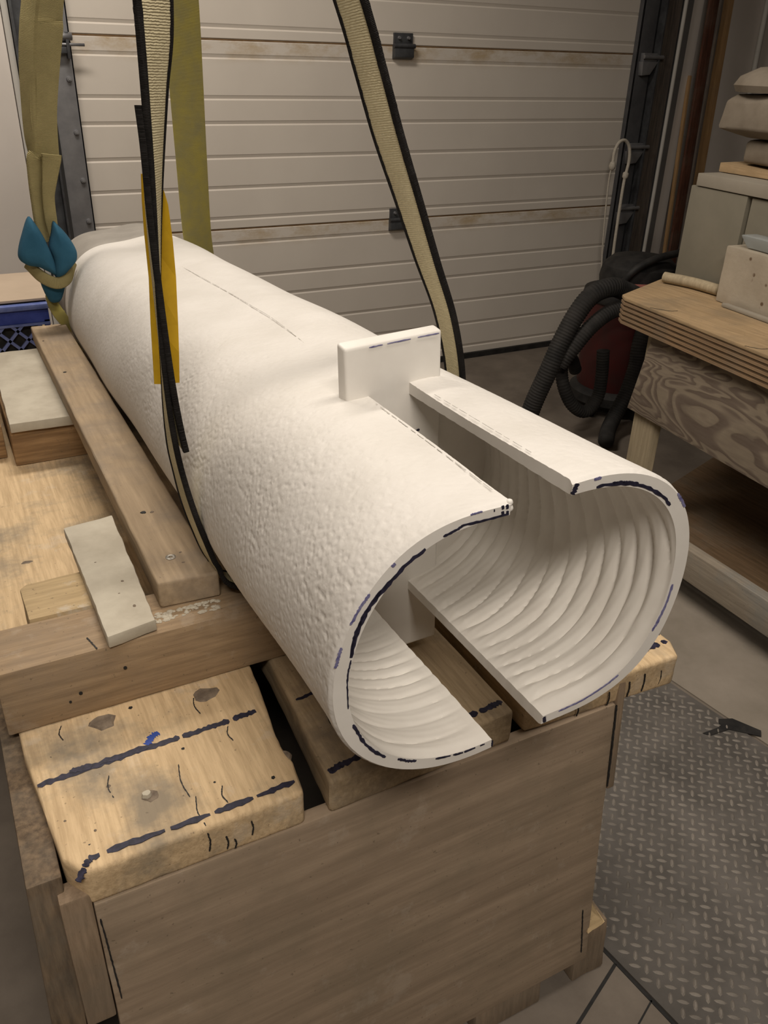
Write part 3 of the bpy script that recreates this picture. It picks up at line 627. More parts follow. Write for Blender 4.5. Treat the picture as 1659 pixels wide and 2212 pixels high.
rows = list(np.arange(0, LS - .0008, 0.0020)) + [LS] + list(np.arange(LS + .0025, 0.75, 0.0025)) + list(np.linspace(0.755, 1.90, 170)) + list(np.linspace(1.905, 2.0, 22)) + list(np.linspace(2.03, LT, 16))
rows = np.array(rows); NR = len(rows); jS = int(np.where(np.isclose(rows, LS))[0][0])
NA, NB = 14, 290      # columns in a slot, columns in an arc
def thetas(L_, scale):
    tl, tr_, bl, br = slot_x(L_)
    a1 = edge_theta(tr_, True, scale); a2 = edge_theta(tl, True, scale); a3 = edge_theta(bl, False, scale) + 2 * math.pi; a4 = edge_theta(br, False, scale) + 2 * math.pi
    return np.concatenate([np.linspace(a1, a2, NA, endpoint=False), np.linspace(a2, a3, NB, endpoint=False), np.linspace(a3, a4, NA, endpoint=False), np.linspace(a4, a1 + 2 * math.pi, NB, endpoint=False)])
NC = 2 * (NA + NB)
jc = jS + 4     # the hollow ends at the slab
def surf(inner):
    out = np.zeros((NR, NC, 3))
    th0 = {}
    for j, L_ in enumerate(rows):
        sc = 0.905 if inner else 1.0
        key = round(min(L_, LS), 5)
        if key not in th0: th0[key] = thetas(min(L_, LS), sc)
        th = th0[key]; r = rad(th)
        if inner:
            r = r * 0.905
            efade = np.ones(NC); ed = np.clip(np.arange(NB) / 40., .12, 1); ed2 = np.clip(np.arange(NB) / 14., .3, 1)
            efade[NA:NA + NB] = np.minimum(ed, ed2[::-1]); efade[2 * NA + NB:] = np.minimum(ed2, ed[::-1]); efade[:NA] = .12; efade[NA + NB:2 * NA + NB] = .3
            ww = 0.35 + 0.65 * np.clip(0.5 + 0.6 * np.cos(th + 0.25), 0, 1)
            ph = L_ / 0.0255 + 0.75 * np.sin(1.5 * th + 0.7) + 0.35 * np.sin(3 * th + 2.0) + 0.07 * np.sin(7 * th + L_ * 9) + 0.35 * np.sin(L_ * 21 + th * 2)
            amp = 0.0072 * ww * min(1, L_ / 0.016) * (0.8 + 0.3 * np.sin(5 * th + L_ * 30)); amp = amp * efade
            ridge = np.abs(np.sin(math.pi * ph)) ** 0.55
            ph2 = L_ / 0.011 + 1.2 * np.sin(3 * th + 1)
            r = r - amp * (ridge - 0.25) - 0.0003 * ww * np.sin(2 * math.pi * ph2) * min(1, L_ / 0.02) * efade
            r = np.where(L_ < 0.004, rad(th) * 0.905, r)
        else:
            low = 0.0016 * np.sin(3 * th + L_ * 7) + 0.0012 * np.sin(5 * th - L_ * 13 + 1)
            low *= min(1, L_ / 0.05)
            lim = 0.0035 * math.exp(-(L_ / 0.0035) ** 2)       # softened front edge
            groove = 0.010 * math.exp(-((L_ - 1.955) / 0.018) ** 2) + (0.004 if L_ > 1.955 else 0)
            far = 0.03 * max(0, (L_ - 2.22) / 0.08) ** 2
            r = r + low - lim - groove - far
        sh = max(0, 1 - L_ / 0.33)
        x, y = r * np.cos(th), r * np.sin(th)
        t_ = L_ + sh * (SH[0] * x + SH[1] * y)
        out[j] = np.array(TC)[None] + x[:, None] * np.array(TS) + y[:, None] * np.array(TU) + t_[:, None] * np.array(TD)
    return out
SO, SI = surf(False), surf(True)
# pecked relief of the outer surface, stronger towards the near end
for j in range(NR):
    if rows[j] > 1.2: continue
    a = 0.00095 * min(1, (1.2 - rows[j]) / .4)
    for i in range(NC):
        p = Vector(SO[j, i]); nrm = (p - TC); nrm -= nrm.dot(TD) * TD; nrm.normalize()
        h_ = noise.noise(p * 140) * .8 + noise.noise(p * 260) * .7; h_ = -max(0.0, -h_ - .05) * 1.5 + .25 * h_
        k_ = .35 + .65 * min(1, max(0, 1.15 - nrm.z * 1.1)) * (0.55 + 0.9 * max(0, min(1, .5 + 1.4 * noise.noise(p * 13))))
        SO[j, i] += np.array(nrm) * (a * h_ * k_) * min(1.0, rows[j] / .01 + .15)
verts = np.concatenate([SO.reshape(-1, 3), SI[:jc + 1].reshape(-1, 3)])
OFF = NR * NC
def is_slot(c): return c < NA or (NA + NB <= c < NA + NB + NA)
F = {'out': [], 'in': [], 'rim': [], 'grey': []}
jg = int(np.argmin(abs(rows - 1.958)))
for j in range(NR - 1):
    for c in range(NC):
        if j < jS and is_slot(c): continue
        c2 = (c + 1) % NC
        q = (j * NC + c, (j + 1) * NC + c, (j + 1) * NC + c2, j * NC + c2)
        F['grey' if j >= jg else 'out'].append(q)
        if j < jc:
            F['in'].append((OFF + j * NC + c, OFF + j * NC + c2, OFF + (j + 1) * NC + c2, OFF + (j + 1) * NC + c))
for c in range(NC):
    if is_slot(c): 
        c2 = (c + 1) % NC; F['rim'].append((jS * NC + c, jS * NC + c2, OFF + jS * NC + c2, OFF + jS * NC + c)); continue
    c2 = (c + 1) % NC; F['rim'].append((c, c2, OFF + c2, OFF + c))
for c, fl in ((0, 0), (NA, 1), (NA + NB, 0), (2 * NA + NB, 1)):
    for j in range(jS):
        q = (j * NC + c, OFF + j * NC + c, OFF + (j + 1) * NC + c, (j + 1) * NC + c)
        F['rim'].append(q if fl else q[::-1])
F['in'].append(tuple(OFF + jc * NC + c for c in range(NC)))
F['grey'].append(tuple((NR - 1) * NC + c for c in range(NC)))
tube = empty('stone_tube', TC - Vector((0, 0, .19)), 'long white carved stone tube, hollow, slotted at its open near end', 'sculpture')
def piece(name, keys, mats, label=None):
    fs = []; mi = []
    for k, kk in enumerate(keys): fs += F[kk]; mi += [k] * len(F[kk])
    used = sorted({i for f in fs for i in f}); mp = {u: i for i, u in enumerate(used)}
    vv = verts[used]; org = np.array(TC)
    me = bpy.data.meshes.new(name); me.from_pydata((vv - org).tolist(), [], [tuple(mp[i] for i in f) for f in fs])
    for m_ in mats: me.materials.append(m_)
    me.polygons.foreach_set('material_index', mi)
    bm = bmesh.new(); bm.from_mesh(me); bmesh.ops.recalc_face_normals(bm, faces=bm.faces); bm.to_mesh(me); bm.free()
    me.polygons.foreach_set('use_smooth', [True] * len(me.polygons)); me.set_sharp_from_angle(angle=math.radians(50)); me.update()
    o = bpy.data.objects.new(name, me); COL.objects.link(o); o.parent = tube; o.location = TC - wloc(tube)
    if label: o['label'] = label
    return o
body = piece('tube_wall', ['out', 'in', 'rim', 'grey'], [m_stone_out, m_stone_in, m_stone_rim, m_stone_shade])
# the upright slab let across the end of the slots
yf = 0.8806
g = Geo().hexa([(0.4310, .8615, 0.7228), (0.5595, .8620, 0.7260), (0.5575, .900, 0.722), (0.4270, .899, 0.719),
                (0.4165, .8875, 1.1862), (0.5545, .8880, 1.1954), (0.5530, .9065, 1.1980), (0.4145, .9065, 1.1900)])
slab = M('cross_slab', g, m_stone_rim, tube, bevel=0.004, seg=3, label='smooth upright slab standing across the end of the slots')
stroke('marker_line', [(0.450, .8872, 1.1850), (0.49, .8872, 1.1878), (0.550, .8872, 1.1918)], .0016, fn, slab, m_ink_blue, (3, 9), seed=200, lift=.0006)
stroke('marker_line', [(0.507, .8806, 1.062), (0.516, .8806, 1.064), (0.524, .8806, 1.066)], .003, fn, slab, m_ink, None, seed=201, lift=.0008)
# ink on the near rim
FN = (TS + SH[0] * TD).cross(TU + SH[1] * TD).normalized()
if FN.dot(TD) > 0: FN = -FN
def onrim(deg, k):
    th = math.radians(deg); r = float(rad(np.array(th))) * k; x, y = r * math.cos(th), r * math.sin(th)
    return TC + x * TS + y * TU + (SH[0] * x + SH[1] * y) * TD
def rim(pts, w, m_=m_ink, dash=None, seed=0, lab=None):
    stroke('marker_line', [onrim(a, k) for a, k in pts], w, FN, body, m_, dash, .0007, seed, lab)
rim([(177, .918), (169, .930), (162, .935), (155.6, .930), (148.5, .915), (141, .915), (133, .912)], .0042, seed=1)
rim([(176, .924), (168, .938), (160, .94), (152, .93)], .003, seed=2)
rim([(165.1, .985), (158.8, .98), (154.1, .975)], .0028, m_ink_blue, seed=3)
rim([(179.8, .986), (172.9, .986)], .0032, m_ink_blue, seed=4)
rim([(178, .914), (-175, .914), (-163.5, .914)], .0016, seed=5)
rim([(-156.5, .914), (-149.3, .918), (-143, .925), (-136.6, .927)], .0035, seed=6)
rim([(-132, .918), (-128.3, .922), (-125, .918)], .0032, seed=7)
rim([(-118, .915), (-110, .915), (-106, .915), (-99, .915)], .0022, m_ink, (3, 7), seed=8)
rim([(126, .918), (121, .920), (118, .93), (112, .918), (101, .915)], .0024, m_ink, None, seed=9)
rim([(114.6, .985), (110.4, .982)], .0016, m_ink_blue, seed=10)
rim([(67, .915), (63.6, .922), (56.2, .922), (49, .923), (42, .925), (37, .925)], .0036, seed=11)
rim([(62, .93), (58, .932), (53, .932)], .0022, seed=12)
rim([(38.7, .986), (32.7, .984)], .0028, m_ink_blue, seed=13)
rim([(5, .925), (-2.4, .925), (-10.2, .92), (-14.2, .915)], .003, m_ink_blue, seed=14)
rim([(-35.2, .918), (-42.1, .915), (-52.8, .918), (-63.2, .918)], .0022, m_ink_blue, seed=15)
rim([(75.1, .979), (75.1, .942), (75.4, .912)], .005, seed=16)
rim([(-70.2, .915), (-70.8, .97)], .0035, seed=17)
rim([(-95.6, .915), (-95.2, .97)], .002, seed=18)
for k, (a, r0, r1) in enumerate([(103.0, .985, .96), (101.3, .985, .955), (103.3, .945, .92), (101.5, .94, .918)]): rim([(a, r0), (a, r1)], .0024, seed=20 + k)
rim([(106.5, .965), (106.1, .965)], .0022, seed=25)
rim([(69.4, .972), (67.2, .976)], .003, m_ink_blue, seed=26)
rim([(143.6, .972), (142.2, .97)], .003, m_ink_blue, seed=27)
# chipped notch pieces at the left lip of the slot
for k, kk in enumerate((.975, .935)):
    c_ = onrim(98.2, kk) ; g = Geo(); 
    for i in range(5): pass
    g.lathe((c_.x - .0035, c_.y + .0045), [(.001, c_.z - .0035), (.0028, c_.z - .0028), (.0038, c_.z), (.0028, c_.z + .0026), (.001, c_.z + .0035)], 10)
    M('chipped_lip', g, m_stone_rim, body, smooth=True)
# faint pencil seam along the top
def onout(x, L_, lift=0.0):
    th = edge_theta(x, True, 1.0); r = float(rad(np.array(th))) + lift
    return TC + r * math.cos(th) * TS + r * math.sin(th) * TU + L_ * TD
stroke('pencil_line', [onout(x, l_, .0012) for x, l_ in ((-.001, .40), (.004, .53), (.0186, .757), (.0196, .90), (.0188, 1.075), (.015, 1.29), (.012, 1.45))], .0011, TU, body, m_pencil, (8, 22), lift=.0004, seed=30)
stroke('pencil_line', [onout(slot_x(l_)[0] - .004, l_, .0015) for l_ in (.02, .08, .15, .22, .30)], .0009, TU, body, m_pencil, (3, 7), lift=.0004, seed=31)
stroke('pencil_line', [onout(slot_x(l_)[1] + .0025, l_, .0015) for l_ in (.06, .12, .2, .27)], .0009, TU, body, m_pencil, (3, 6), lift=.0004, seed=32)

# ------------------------------------------------------------------ slings
def ribbon(name, path, wdir, width, thick, m_, parent=None, off=0.0, nseg=120, ruff=0.0, seed=0, widths=None, **kw):
    """path: centre line; wdir: direction of the width at each path point; off: shift along the width"""
    P = catmull(path, nseg); Wd = catmull(wdir, nseg); r = random.Random(seed)
    if widths: Wi = [float(w) for w in np.interp(np.linspace(0, 1, nseg), np.linspace(0, 1, len(widths)), widths)]
    else: Wi = [width] * nseg
    if isinstance(off, (int, float)): off = [off]
    Of = np.interp(np.linspace(0, 1, nseg), np.linspace(0, 1, len(off)), off)
    g = Geo(); vs = []; uvs = []; acc = 0; nc = 8
    for i, p in enumerate(P):
        d = (P[min(i + 1, nseg - 1)] - P[max(i - 1, 0)]).normalized()
        w = (Wd[i] - Wd[i].dot(d) * d).normalized(); n_ = d.cross(w)
        if i: acc += (P[i] - P[i - 1]).length
        hw = Wi[i] / 2; ht = thick / 2
        ja, jb = r.uniform(-ruff, ruff), r.uniform(-ruff, ruff)
        c = p + w * float(Of[i])
        sec = [(-hw - ja, -ht * .6), (-hw * .8, -ht), (hw * .8, -ht), (hw + jb, -ht * .6), (hw + jb, ht * .6), (hw * .8, ht), (-hw * .8, ht), (-hw - ja, ht * .6)]
        vs += [c + w * a + n_ * b_ for a, b_ in sec]; uvs += [(a, acc) for a, b_ in sec]
    fs = []
    for i in range(nseg - 1):
        fs += [(i * nc + k, i * nc + (k + 1) % nc, (i + 1) * nc + (k + 1) % nc, (i + 1) * nc + k) for k in range(nc)]
    fs += [tuple(range(nc - 1, -1, -1)), tuple(range((nseg - 1) * nc, nseg * nc))]
    g.add(vs, fs)
    o = M(name, g, m_, parent, smooth='a', angle=math.radians(60), **kw)
    me = o.data; ul = me.uv_layers.new(name='UVMap'); vi = np.empty(len(me.loops), dtype=int); me.loops.foreach_get('vertex_index', vi)
    uu = np.array(uvs)[vi]; ul.data.foreach_set('uv', uu.ravel())
    return o
def unit(a, b_=0): return (math.cos(math.radians(a)), math.sin(math.radians(a)), b_)

# near sling: goes down the left side, under the tube and up on the right
sl = empty('lifting_sling', (0.45, 1.03, 0.77), 'cream webbing lifting sling with black edges looped under the near part of the stone tube', 'lifting sling')
def tubept(deg, y, lift):
    th = math.radians(deg); r = float(rad(np.array(th))) + lift
    b_ = TC + r * math.cos(th) * TS + r * math.sin(th) * TU
    return b_ + TD * ((y - b_.y) / TD.y)
edge = [(0.246, 1.045, 1.98), (0.243, 1.04, 1.76), (0.243, 1.04, 1.60), (0.243, 1.04, 1.52), (0.242, 1.04, 1.458), (0.2395, 1.04, 1.361), (0.2355, 1.04, 1.27), (0.2325, 1.04, 1.19), (0.232, 1.04, 1.137),
        (0.2335, 1.04, 1.072), (0.238, 1.04, 1.014), (0.2435, 1.038, .972), (0.251, 1.034, .929), (0.262, 1.028, .881), (0.2745, 1.016, .837), (0.295, 1.003, .806)]
ea = [-5, 8, 16, 26, 44, 62, 72, 78, 80, 86, 92, 94, 97, 98, 97, 94]
near = [tuple(Vector(p) + .0235 * Vector(unit(a))) for p, a in zip(edge, ea)]; wd = [unit(a) for a in ea]
for deg in (-118, -104, -90, -65, -40, -20, -4):
    near.append(tuple(tubept(deg, 1.018, .0035))); wd.append(unit(91))
near += [(0.6635, 1.015, 1.03), (0.655, 1.01, 1.095), (0.626, 1.0, 1.18), (0.592, 1.0, 1.258), (0.559, 1.0, 1.337), (0.5275, 1.0, 1.412), (0.4995, 1.0, 1.488), (0.474, 1.0, 1.555), (0.39, 1.01, 1.76), (0.30, 1.03, 1.98)]
wd += [unit(90), unit(92), unit(97), unit(103), unit(108), unit(113), unit(113), unit(112), unit(114), unit(118)]
ribbon('webbing', near, wd, 0.038, 0.0050, m_cream_web, sl, 0, 460)
ribbon('black_edge', near, wd, 0.0085, 0.0070, m_black_web, sl, -0.0225, 680, .0010, 1)
ribbon('black_edge', near, wd, 0.0042, 0.0060, m_black_web, sl, 0.0208, 680, .0010, 2)
oe = [(0.2335, 1.041, 1.442), (0.2335, 1.036, 1.40), (0.2325, 1.034, 1.33), (0.2345, 1.034, 1.24), (0.2370, 1.034, 1.16), (0.2400, 1.033, 1.10), (0.2445, 1.034, 1.052), (0.2485, 1.034, 1.020)]
oa = [70, 74, 80, 84, 87, 89, 90, 90]
ov = [tuple(Vector(p) + .0255 * Vector(unit(a))) for p, a in zip(oe, oa)]; ovw = [unit(a) for a in oa]
ribbon('sewn_overlap', ov, ovw, 0.040, 0.0060, m_cream_web, sl, 0.002, 120, label='second ply of webbing sewn on')
ribbon('black_edge', ov, ovw, 0.0095, 0.0078, m_black_web, sl, -0.0225, 240, .0010, 5)
# yellow vinyl label sewn behind the edge
def sheet(tp, y, lab):
    n_ = len(tp); tg = Geo()
    vs = [(a, y + .002 * math.sin(z * 40), z) for z, a, b_ in tp] + [(b_, y + .003 * math.sin(z * 32) - .003, z) for z, a, b_ in tp]
    vs2 = [(x, y_ + .0012, z) for x, y_, z in vs]
    tg.add(vs + vs2, [(i, i + 1, n_ + i + 1, n_ + i) for i in range(n_ - 1)] + [(2 * n_ + i, 3 * n_ + i, 3 * n_ + i + 1, 2 * n_ + i + 1) for i in range(n_ - 1)]
           + [(i, 2 * n_ + i, 2 * n_ + i + 1, i + 1) for i in range(n_ - 1)] + [(n_ + i, n_ + i + 1, 3 * n_ + i + 1, 3 * n_ + i) for i in range(n_ - 1)]
           + [(0, n_, 3 * n_, 2 * n_), (n_ - 1, 2 * n_ - 1, 4 * n_ - 1, 3 * n_ - 1)])
    return M('yellow_label', tg, m_tag, sl, label=lab)
sheet([(1.362, .2500, .2615), (1.345, .2500, .2670), (1.33, .2490, .2700), (1.286, .2450, .2722), (1.239, .2440, .2728), (1.177, .2420, .2690), (1.14, .2400, .2660), (1.097, .2380, .2630)], 1.10, 'bright yellow vinyl label, right leaf')
sheet([(1.367, .2410, .2460), (1.337, .2390, .2460), (1.299, .2380, .2440), (1.242, .2370, .2430), (1.181, .2330, .2420), (1.099, .2290, .2400)], 1.098, 'bright yellow vinyl label, narrow left leaf')

# far sling: faded yellow, choked with blue felt pads on the left
fs_ = empty('lifting_sling', (0.5, 2.42, 0.72), 'wide faded yellow lifting sling around the far end of the tube with blue felt pads', 'lifting sling')
def yz(pts, y): return [(x, y, z) for x, z in pts]
ribbon('sling_eye', [(.50, 2.42, 2.15), (.366, 2.42, 1.63), (.348, 2.42, 1.54), (.329, 2.42, 1.46), (.310, 2.42, 1.365), (.304, 2.42, 1.30), (.303, 2.42, 1.25)], [unit(6)] * 7, .07, .010, m_olive_web, fs_, 0, 80, widths=[.07, .070, .070, .068, .064, .060, .054], label='dusty folded sewn eye of the sling')
ribbon('sling_fold', [(.46, 2.43, 2.15), (.328, 2.43, 1.63), (.305, 2.43, 1.54), (.290, 2.43, 1.46), (.278, 2.43, 1.365), (.272, 2.43, 1.30), (.272, 2.43, 1.25)], [unit(-55)] * 7, .04, .014, m_olive_web, fs_, 0, 80, widths=[.05, .05, .05, .05, .045, .04, .03])
ribbon('sling_leg', yz([(.276, 1.262), (.268, 1.248), (.262, 1.198), (.259, 1.144), (.259, 1.097), (.264, 1.05)], 2.405), [unit(25)] * 6, .03, .014, m_olive_web, fs_, 0, 50, widths=[.044, .040, .036, .033, .034, .026])
ribbon('sling_leg', yz([(.308, 1.262), (.306, 1.248), (.296, 1.209), (.285, 1.164), (.282, 1.107), (.284, 1.056)], 2.39), [unit(0)] * 6, .03, .015, m_olive_web, fs_, 0, 50, widths=[.048, .044, .036, .030, .030, .024])
Rr = [(.676, 2.42, 2.3), (.676, 2.42, 1.63), (.675, 2.42, 1.45), (.673, 2.42, 1.25), (.672, 2.42, 1.05), (.680, 2.42, .93), (.672, 2.42, .84)]
ribbon('webbing', Rr, [unit(8)] * 7, .092, .006, m_yellow_web, fs_, 0, 120, widths=[.10, .10, .096, .090, .085, .080, .07])
und = [tuple(tubept(d_, 2.47, .005)) for d_ in (-25, -50, -90, -130, -150, -165)]
ribbon('webbing', [(.672, 2.43, .86)] + und + [(.285, 2.44, .84)], [unit(90)] * (len(und) + 2), .075, .004, m_yellow_web, fs_, 0, 120, widths=[.07, .075, .075, .07, .06, .05, .045, .035])
def pad(name, poly, y0, y1, m_, lab=None, cen=None):
    """soft folded pad: outline inflated towards the viewer"""
    cx = sum(p[0] for p in poly) / len(poly); cz = sum(p[1] for p in poly) / len(poly); n = len(poly)
    P_ = [(Vector((a, 0, b_))) for a, b_ in poly]; ring = []
    for i in range(n):        # smooth closed outline
        for t in (0, .25, .5, .75):
            a, b_, c, d = P_[(i - 1) % n], P_[i], P_[(i + 1) % n], P_[(i + 2) % n]
            ring.append(0.5 * ((2 * b_) + (-a + c) * t + (2 * a - 5 * b_ + 4 * c - d) * t * t + (-a + 3 * b_ - 3 * c + d) * t ** 3))
    g = Geo(); N_ = len(ring); vs = []
    lv = [(1, 0, 1), (1.0, .25, 0), (.97, .55, 0), (.86, .85, 0), (.6, 1, 0), (.25, 1.06, 0)]
    vs += [(p.x, y1, p.z) for p in ring]
    for s_, h_, _ in lv[1:]: vs += [(cx + (p.x - cx) * s_, y1 + (y0 - y1) * h_, cz + (p.z - cz) * s_) for p in ring]
    fs = [tuple(range(N_))] + [(k * N_ + i, k * N_ + (i + 1) % N_, (k + 1) * N_ + (i + 1) % N_, (k + 1) * N_ + i) for k in range(5) for i in range(N_)] + [tuple(range(5 * N_, 6 * N_))]
    g.add(vs, fs)
    return M(name, g, m_, fs_, smooth=True, label=lab)
pad('felt_pad', [(0.227, 1.118), (0.241, 1.102), (0.255, 1.071), (0.263, 1.045), (0.273, 1.012), (0.276, 0.969), (0.254, 0.980), (0.231, 0.994), (0.207, 1.000), (0.189, 1.015), (0.19, 1.038), (0.206, 1.078)], 2.345, 2.385, m_pad, 'blue felt pad, left fold')
pad('felt_pad', [(0.285, 1.104), (0.297, 1.093), (0.315, 1.068), (0.329, 1.038), (0.331, 1.019), (0.325, 1.002), (0.302, 0.979), (0.284, 0.966), (0.268, 0.967), (0.270, 1.012), (0.265, 1.042), (0.276, 1.076)], 2.340, 2.385, m_pad, 'blue felt pad, right fold')
pad('felt_pad', [(0.232, 0.965), (0.266, 0.955), (0.300, 0.965), (0.281, 0.906), (0.264, 0.892), (0.244, 0.902)], 2.375, 2.41, m_pad, 'lower tip of the blue felt pad')
ribbon('choker_band', [(0.208, 2.40, 1.000), (0.233, 2.368, 0.971), (0.267, 2.355, 0.953), (0.298, 2.366, 0.963), (0.322, 2.40, 0.995)], [(0, .15, 1)] * 5, .030, .010, m_olive_web, fs_, 0, 60)
ribbon('webbing', [(0.250, 2.40, 0.915), (0.256, 2.41, 0.885), (0.268, 2.41, 0.855), (0.283, 2.42, 0.829), (0.304, 2.44, 0.80)], [unit(20)] * 5, .03, .006, m_yellow_web, fs_, 0, 40, widths=[.024, .030, .032, .028, .02])

# ------------------------------------------------------------------ vacuum cleaner with hoses
vc = empty('shop_vacuum', (2.84, 2.92, 0), 'dusty red and black drum vacuum cleaner with coiled hoses behind the workbench', 'vacuum cleaner')
M('drum', Geo().lathe((2.84, 2.92), [(.17, .10), (.185, .13), (.195, .50), (.20, .545)], 32), m_red, vc, smooth='a')
M('base', Geo().lathe((2.84, 2.92), [(.19, .045), (.215, .06), (.215, .10), (.18, .125)], 32), m_black, vc, smooth='a')
for a in (20, 140, 200, 260, 320):
    c_ = (2.84 + .205 * math.cos(math.radians(a)), 2.92 + .205 * math.sin(math.radians(a)))
    M('caster', Geo().cyl((c_[0] - .012, c_[1], .026), (c_[0] + .012, c_[1], .026), .025, n=14), m_black, vc)
M('drum_lid', Geo().lathe((2.84, 2.92), [(.205, .535), (.21, .55), (.205, .575), (.15, .59)], 32), m_black, vc, smooth='a')
M('motor_head', Geo().lathe((2.90, 2.94), [(.175, .585), (.18, .62), (.17, .68), (.13, .715), (.05, .73)], 32), m_black, vc, smooth='a')
M('carry_handle', Geo().sweep([(2.715, 2.86, .60), (2.745, 2.82, .685), (2.84, 2.80, .735), (2.97, 2.80, .752), (3.07, 2.84, .74), (3.10, 2.87, .62)], .017, 10, 50), m_black, vc, smooth=True)
M('side_label', Geo().hexa([(2.715, 2.735, .598), (2.835, 2.730, .585), (2.835, 2.78, .585), (2.715, 2.79, .598), (2.70, 2.755, .640), (2.830, 2.750, .628), (2.83, 2.79, .628), (2.70, 2.80, .640)]), m_pink, vc, bevel=.004, label='pale red vent panel')
for zz_ in (.604, .618): M('vent_slot', Geo().hexa([(2.712, 2.736, zz_ + .004), (2.82, 2.730, zz_ - .006), (2.82, 2.76, zz_ - .006), (2.712, 2.76, zz_ + .004), (2.712, 2.738, zz_ + .008), (2.82, 2.732, zz_ - .002), (2.82, 2.76, zz_ - .002), (2.712, 2.76, zz_ + .008)]), m_black, vc)
hr = lambda R_: (lambda t, a: R_ + .0014 * math.sin(a * 2 * math.pi / .0125))
def hose(name, pts, R_, rings, lab):
    return M(name, Geo().sweep(pts, hr(R_), 14, rings), m_hose, vc, smooth=True, label=lab)
hose('hose', [(2.70, 2.72, .60), (2.60, 2.70, .64), (2.50, 2.68, .67), (2.40, 2.68, .645), (2.33, 2.68, .57), (2.27, 2.68, .46), (2.22, 2.68, .34), (2.18, 2.70, .20), (2.16, 2.72, .07)], .040, 420, 'thick dusty hose arching to the floor')
hose('hose', [(2.68, 2.70, .56), (2.58, 2.66, .585), (2.47, 2.645, .57), (2.38, 2.64, .52), (2.315, 2.65, .44), (2.27, 2.67, .36)], .032, 260, 'second hose joining the thick one')
hose('hose', [(2.76, 2.70, .50), (2.72, 2.68, .40), (2.70, 2.66, .30), (2.65, 2.64, .18), (2.58, 2.62, .085), (2.52, 2.58, .05), (2.44, 2.50, .045)], .034, 300, 'hose hanging to the floor in front of the drum')
hose('hose', [(2.53, 2.70, .385), (2.535, 2.69, .27), (2.52, 2.68, .17), (2.45, 2.67, .12), (2.37, 2.68, .17), (2.33, 2.71, .27), (2.36, 2.76, .34), (2.44, 2.80, .33), (2.50, 2.83, .26)], .028, 320, 'coiled hose beside the drum')
M('hose_cuff', Geo().lathe((2.66, 2.70), [(.03, .50), (.045, .51), (.050, .60), (.038, .63)], 18), m_black, vc, smooth='a')

# ------------------------------------------------------------------ workbench on the right
wb = empty('workbench', (2.3, 1.3, 0), 'heavy workbench on the right with laminated top edge and figured plywood front', 'workbench')
T = 0.85
tp = [(1.905, 1.975), (1.775, 0.60), (2.90, 0.50), (2.95, 2.35), (2.20, 2.125), (1.925, 2.008)]
def inset(poly, d, only=None):
    cx = sum(p[0] for p in poly) / len(poly); cy = sum(p[1] for p in poly) / len(poly)
    return [(x + d * (cx - x) / math.hypot(cx - x, cy - y), y + d * (cy - y) / math.hypot(cx - x, cy - y)) for x, y in poly]
lay = 11; tt = .082 / lay
for k in range(lay):
    z1_ = T - k * tt
    if k == 0: M('ply', Geo().prism(tp, z1_ - tt * 1.3, z1_), m_wtop, wb, bevel=.002)
    else: M('ply', Geo().prism(inset(tp, .0035 if k % 2 else .0), z1_ - tt, z1_ - (tt * .3 if k == 1 else 0)), m_wplyd if k % 2 else m_wply, wb)
def side(y): return 1.905 + (y - 1.975) * (.13 / 1.375)
o_ = .030
g = Geo().hexa([(side(1.905) + o_, 1.905, .500), (side(.6) + o_, .60, .500), (side(.6) + o_ + .02, .60, .500), (side(1.905) + o_ + .02, 1.905, .500),
                (side(1.845) + o_, 1.845, .768), (side(.6) + o_, .60, .768), (side(.6) + o_ + .02, .60, .768), (side(1.845) + o_ + .02, 1.845, .768)])
ap = M('front_apron', g, m_apron, wb, bevel=.002, label='weathered plywood front with bold wavy grain')
stroke('crack', [(side(1.86) - .0006, 1.85, T), (side(1.84) + .03, 1.80, T), (side(1.8) + .06, 1.79, T)], .003, up, wb, m_black, seed=300)
stroke('crack', [(side(1.45) + .001, 1.455, T), (side(1.43) + .02, 1.42, T), (side(1.4) + .05, 1.41, T)], .003, up, wb, m_black, seed=301)
M('leg', Geo().hexa([(1.935, 1.79, 0), (1.955, 1.77, 0), (2.02, 1.84, 0), (1.945, 1.885, 0), (1.935, 1.79, .765), (1.955, 1.77, .765), (2.02, 1.84, .765), (1.945, 1.885, .765)]), m_leg, wb, bevel=.003)
M('leg', Geo().box(1.86, 1.93, .62, .70, 0, .765), m_leg, wb, bevel=.003)
M('leg', Geo().box(2.78, 2.86, .62, .70, 0, .765), m_leg, wb, bevel=.003)
M('leg', Geo().box(2.78, 2.86, 2.12, 2.20, 0, .765), m_leg, wb, bevel=.003)
M('stretcher', Geo().hexa([(1.868, 1.80, .095), (1.845, .60, .095), (1.885, .60, .095), (1.908, 1.80, .095), (1.868, 1.80, .198), (1.845, .60, .198), (1.885, .60, .198), (1.908, 1.80, .198)]), m_str, wb, bevel=.003)
M('lower_shelf', Geo().prism([(1.91, .60), (2.85, .60), (2.85, 2.1), (1.93, 1.80)], .15, .17), m_wplyd, wb)

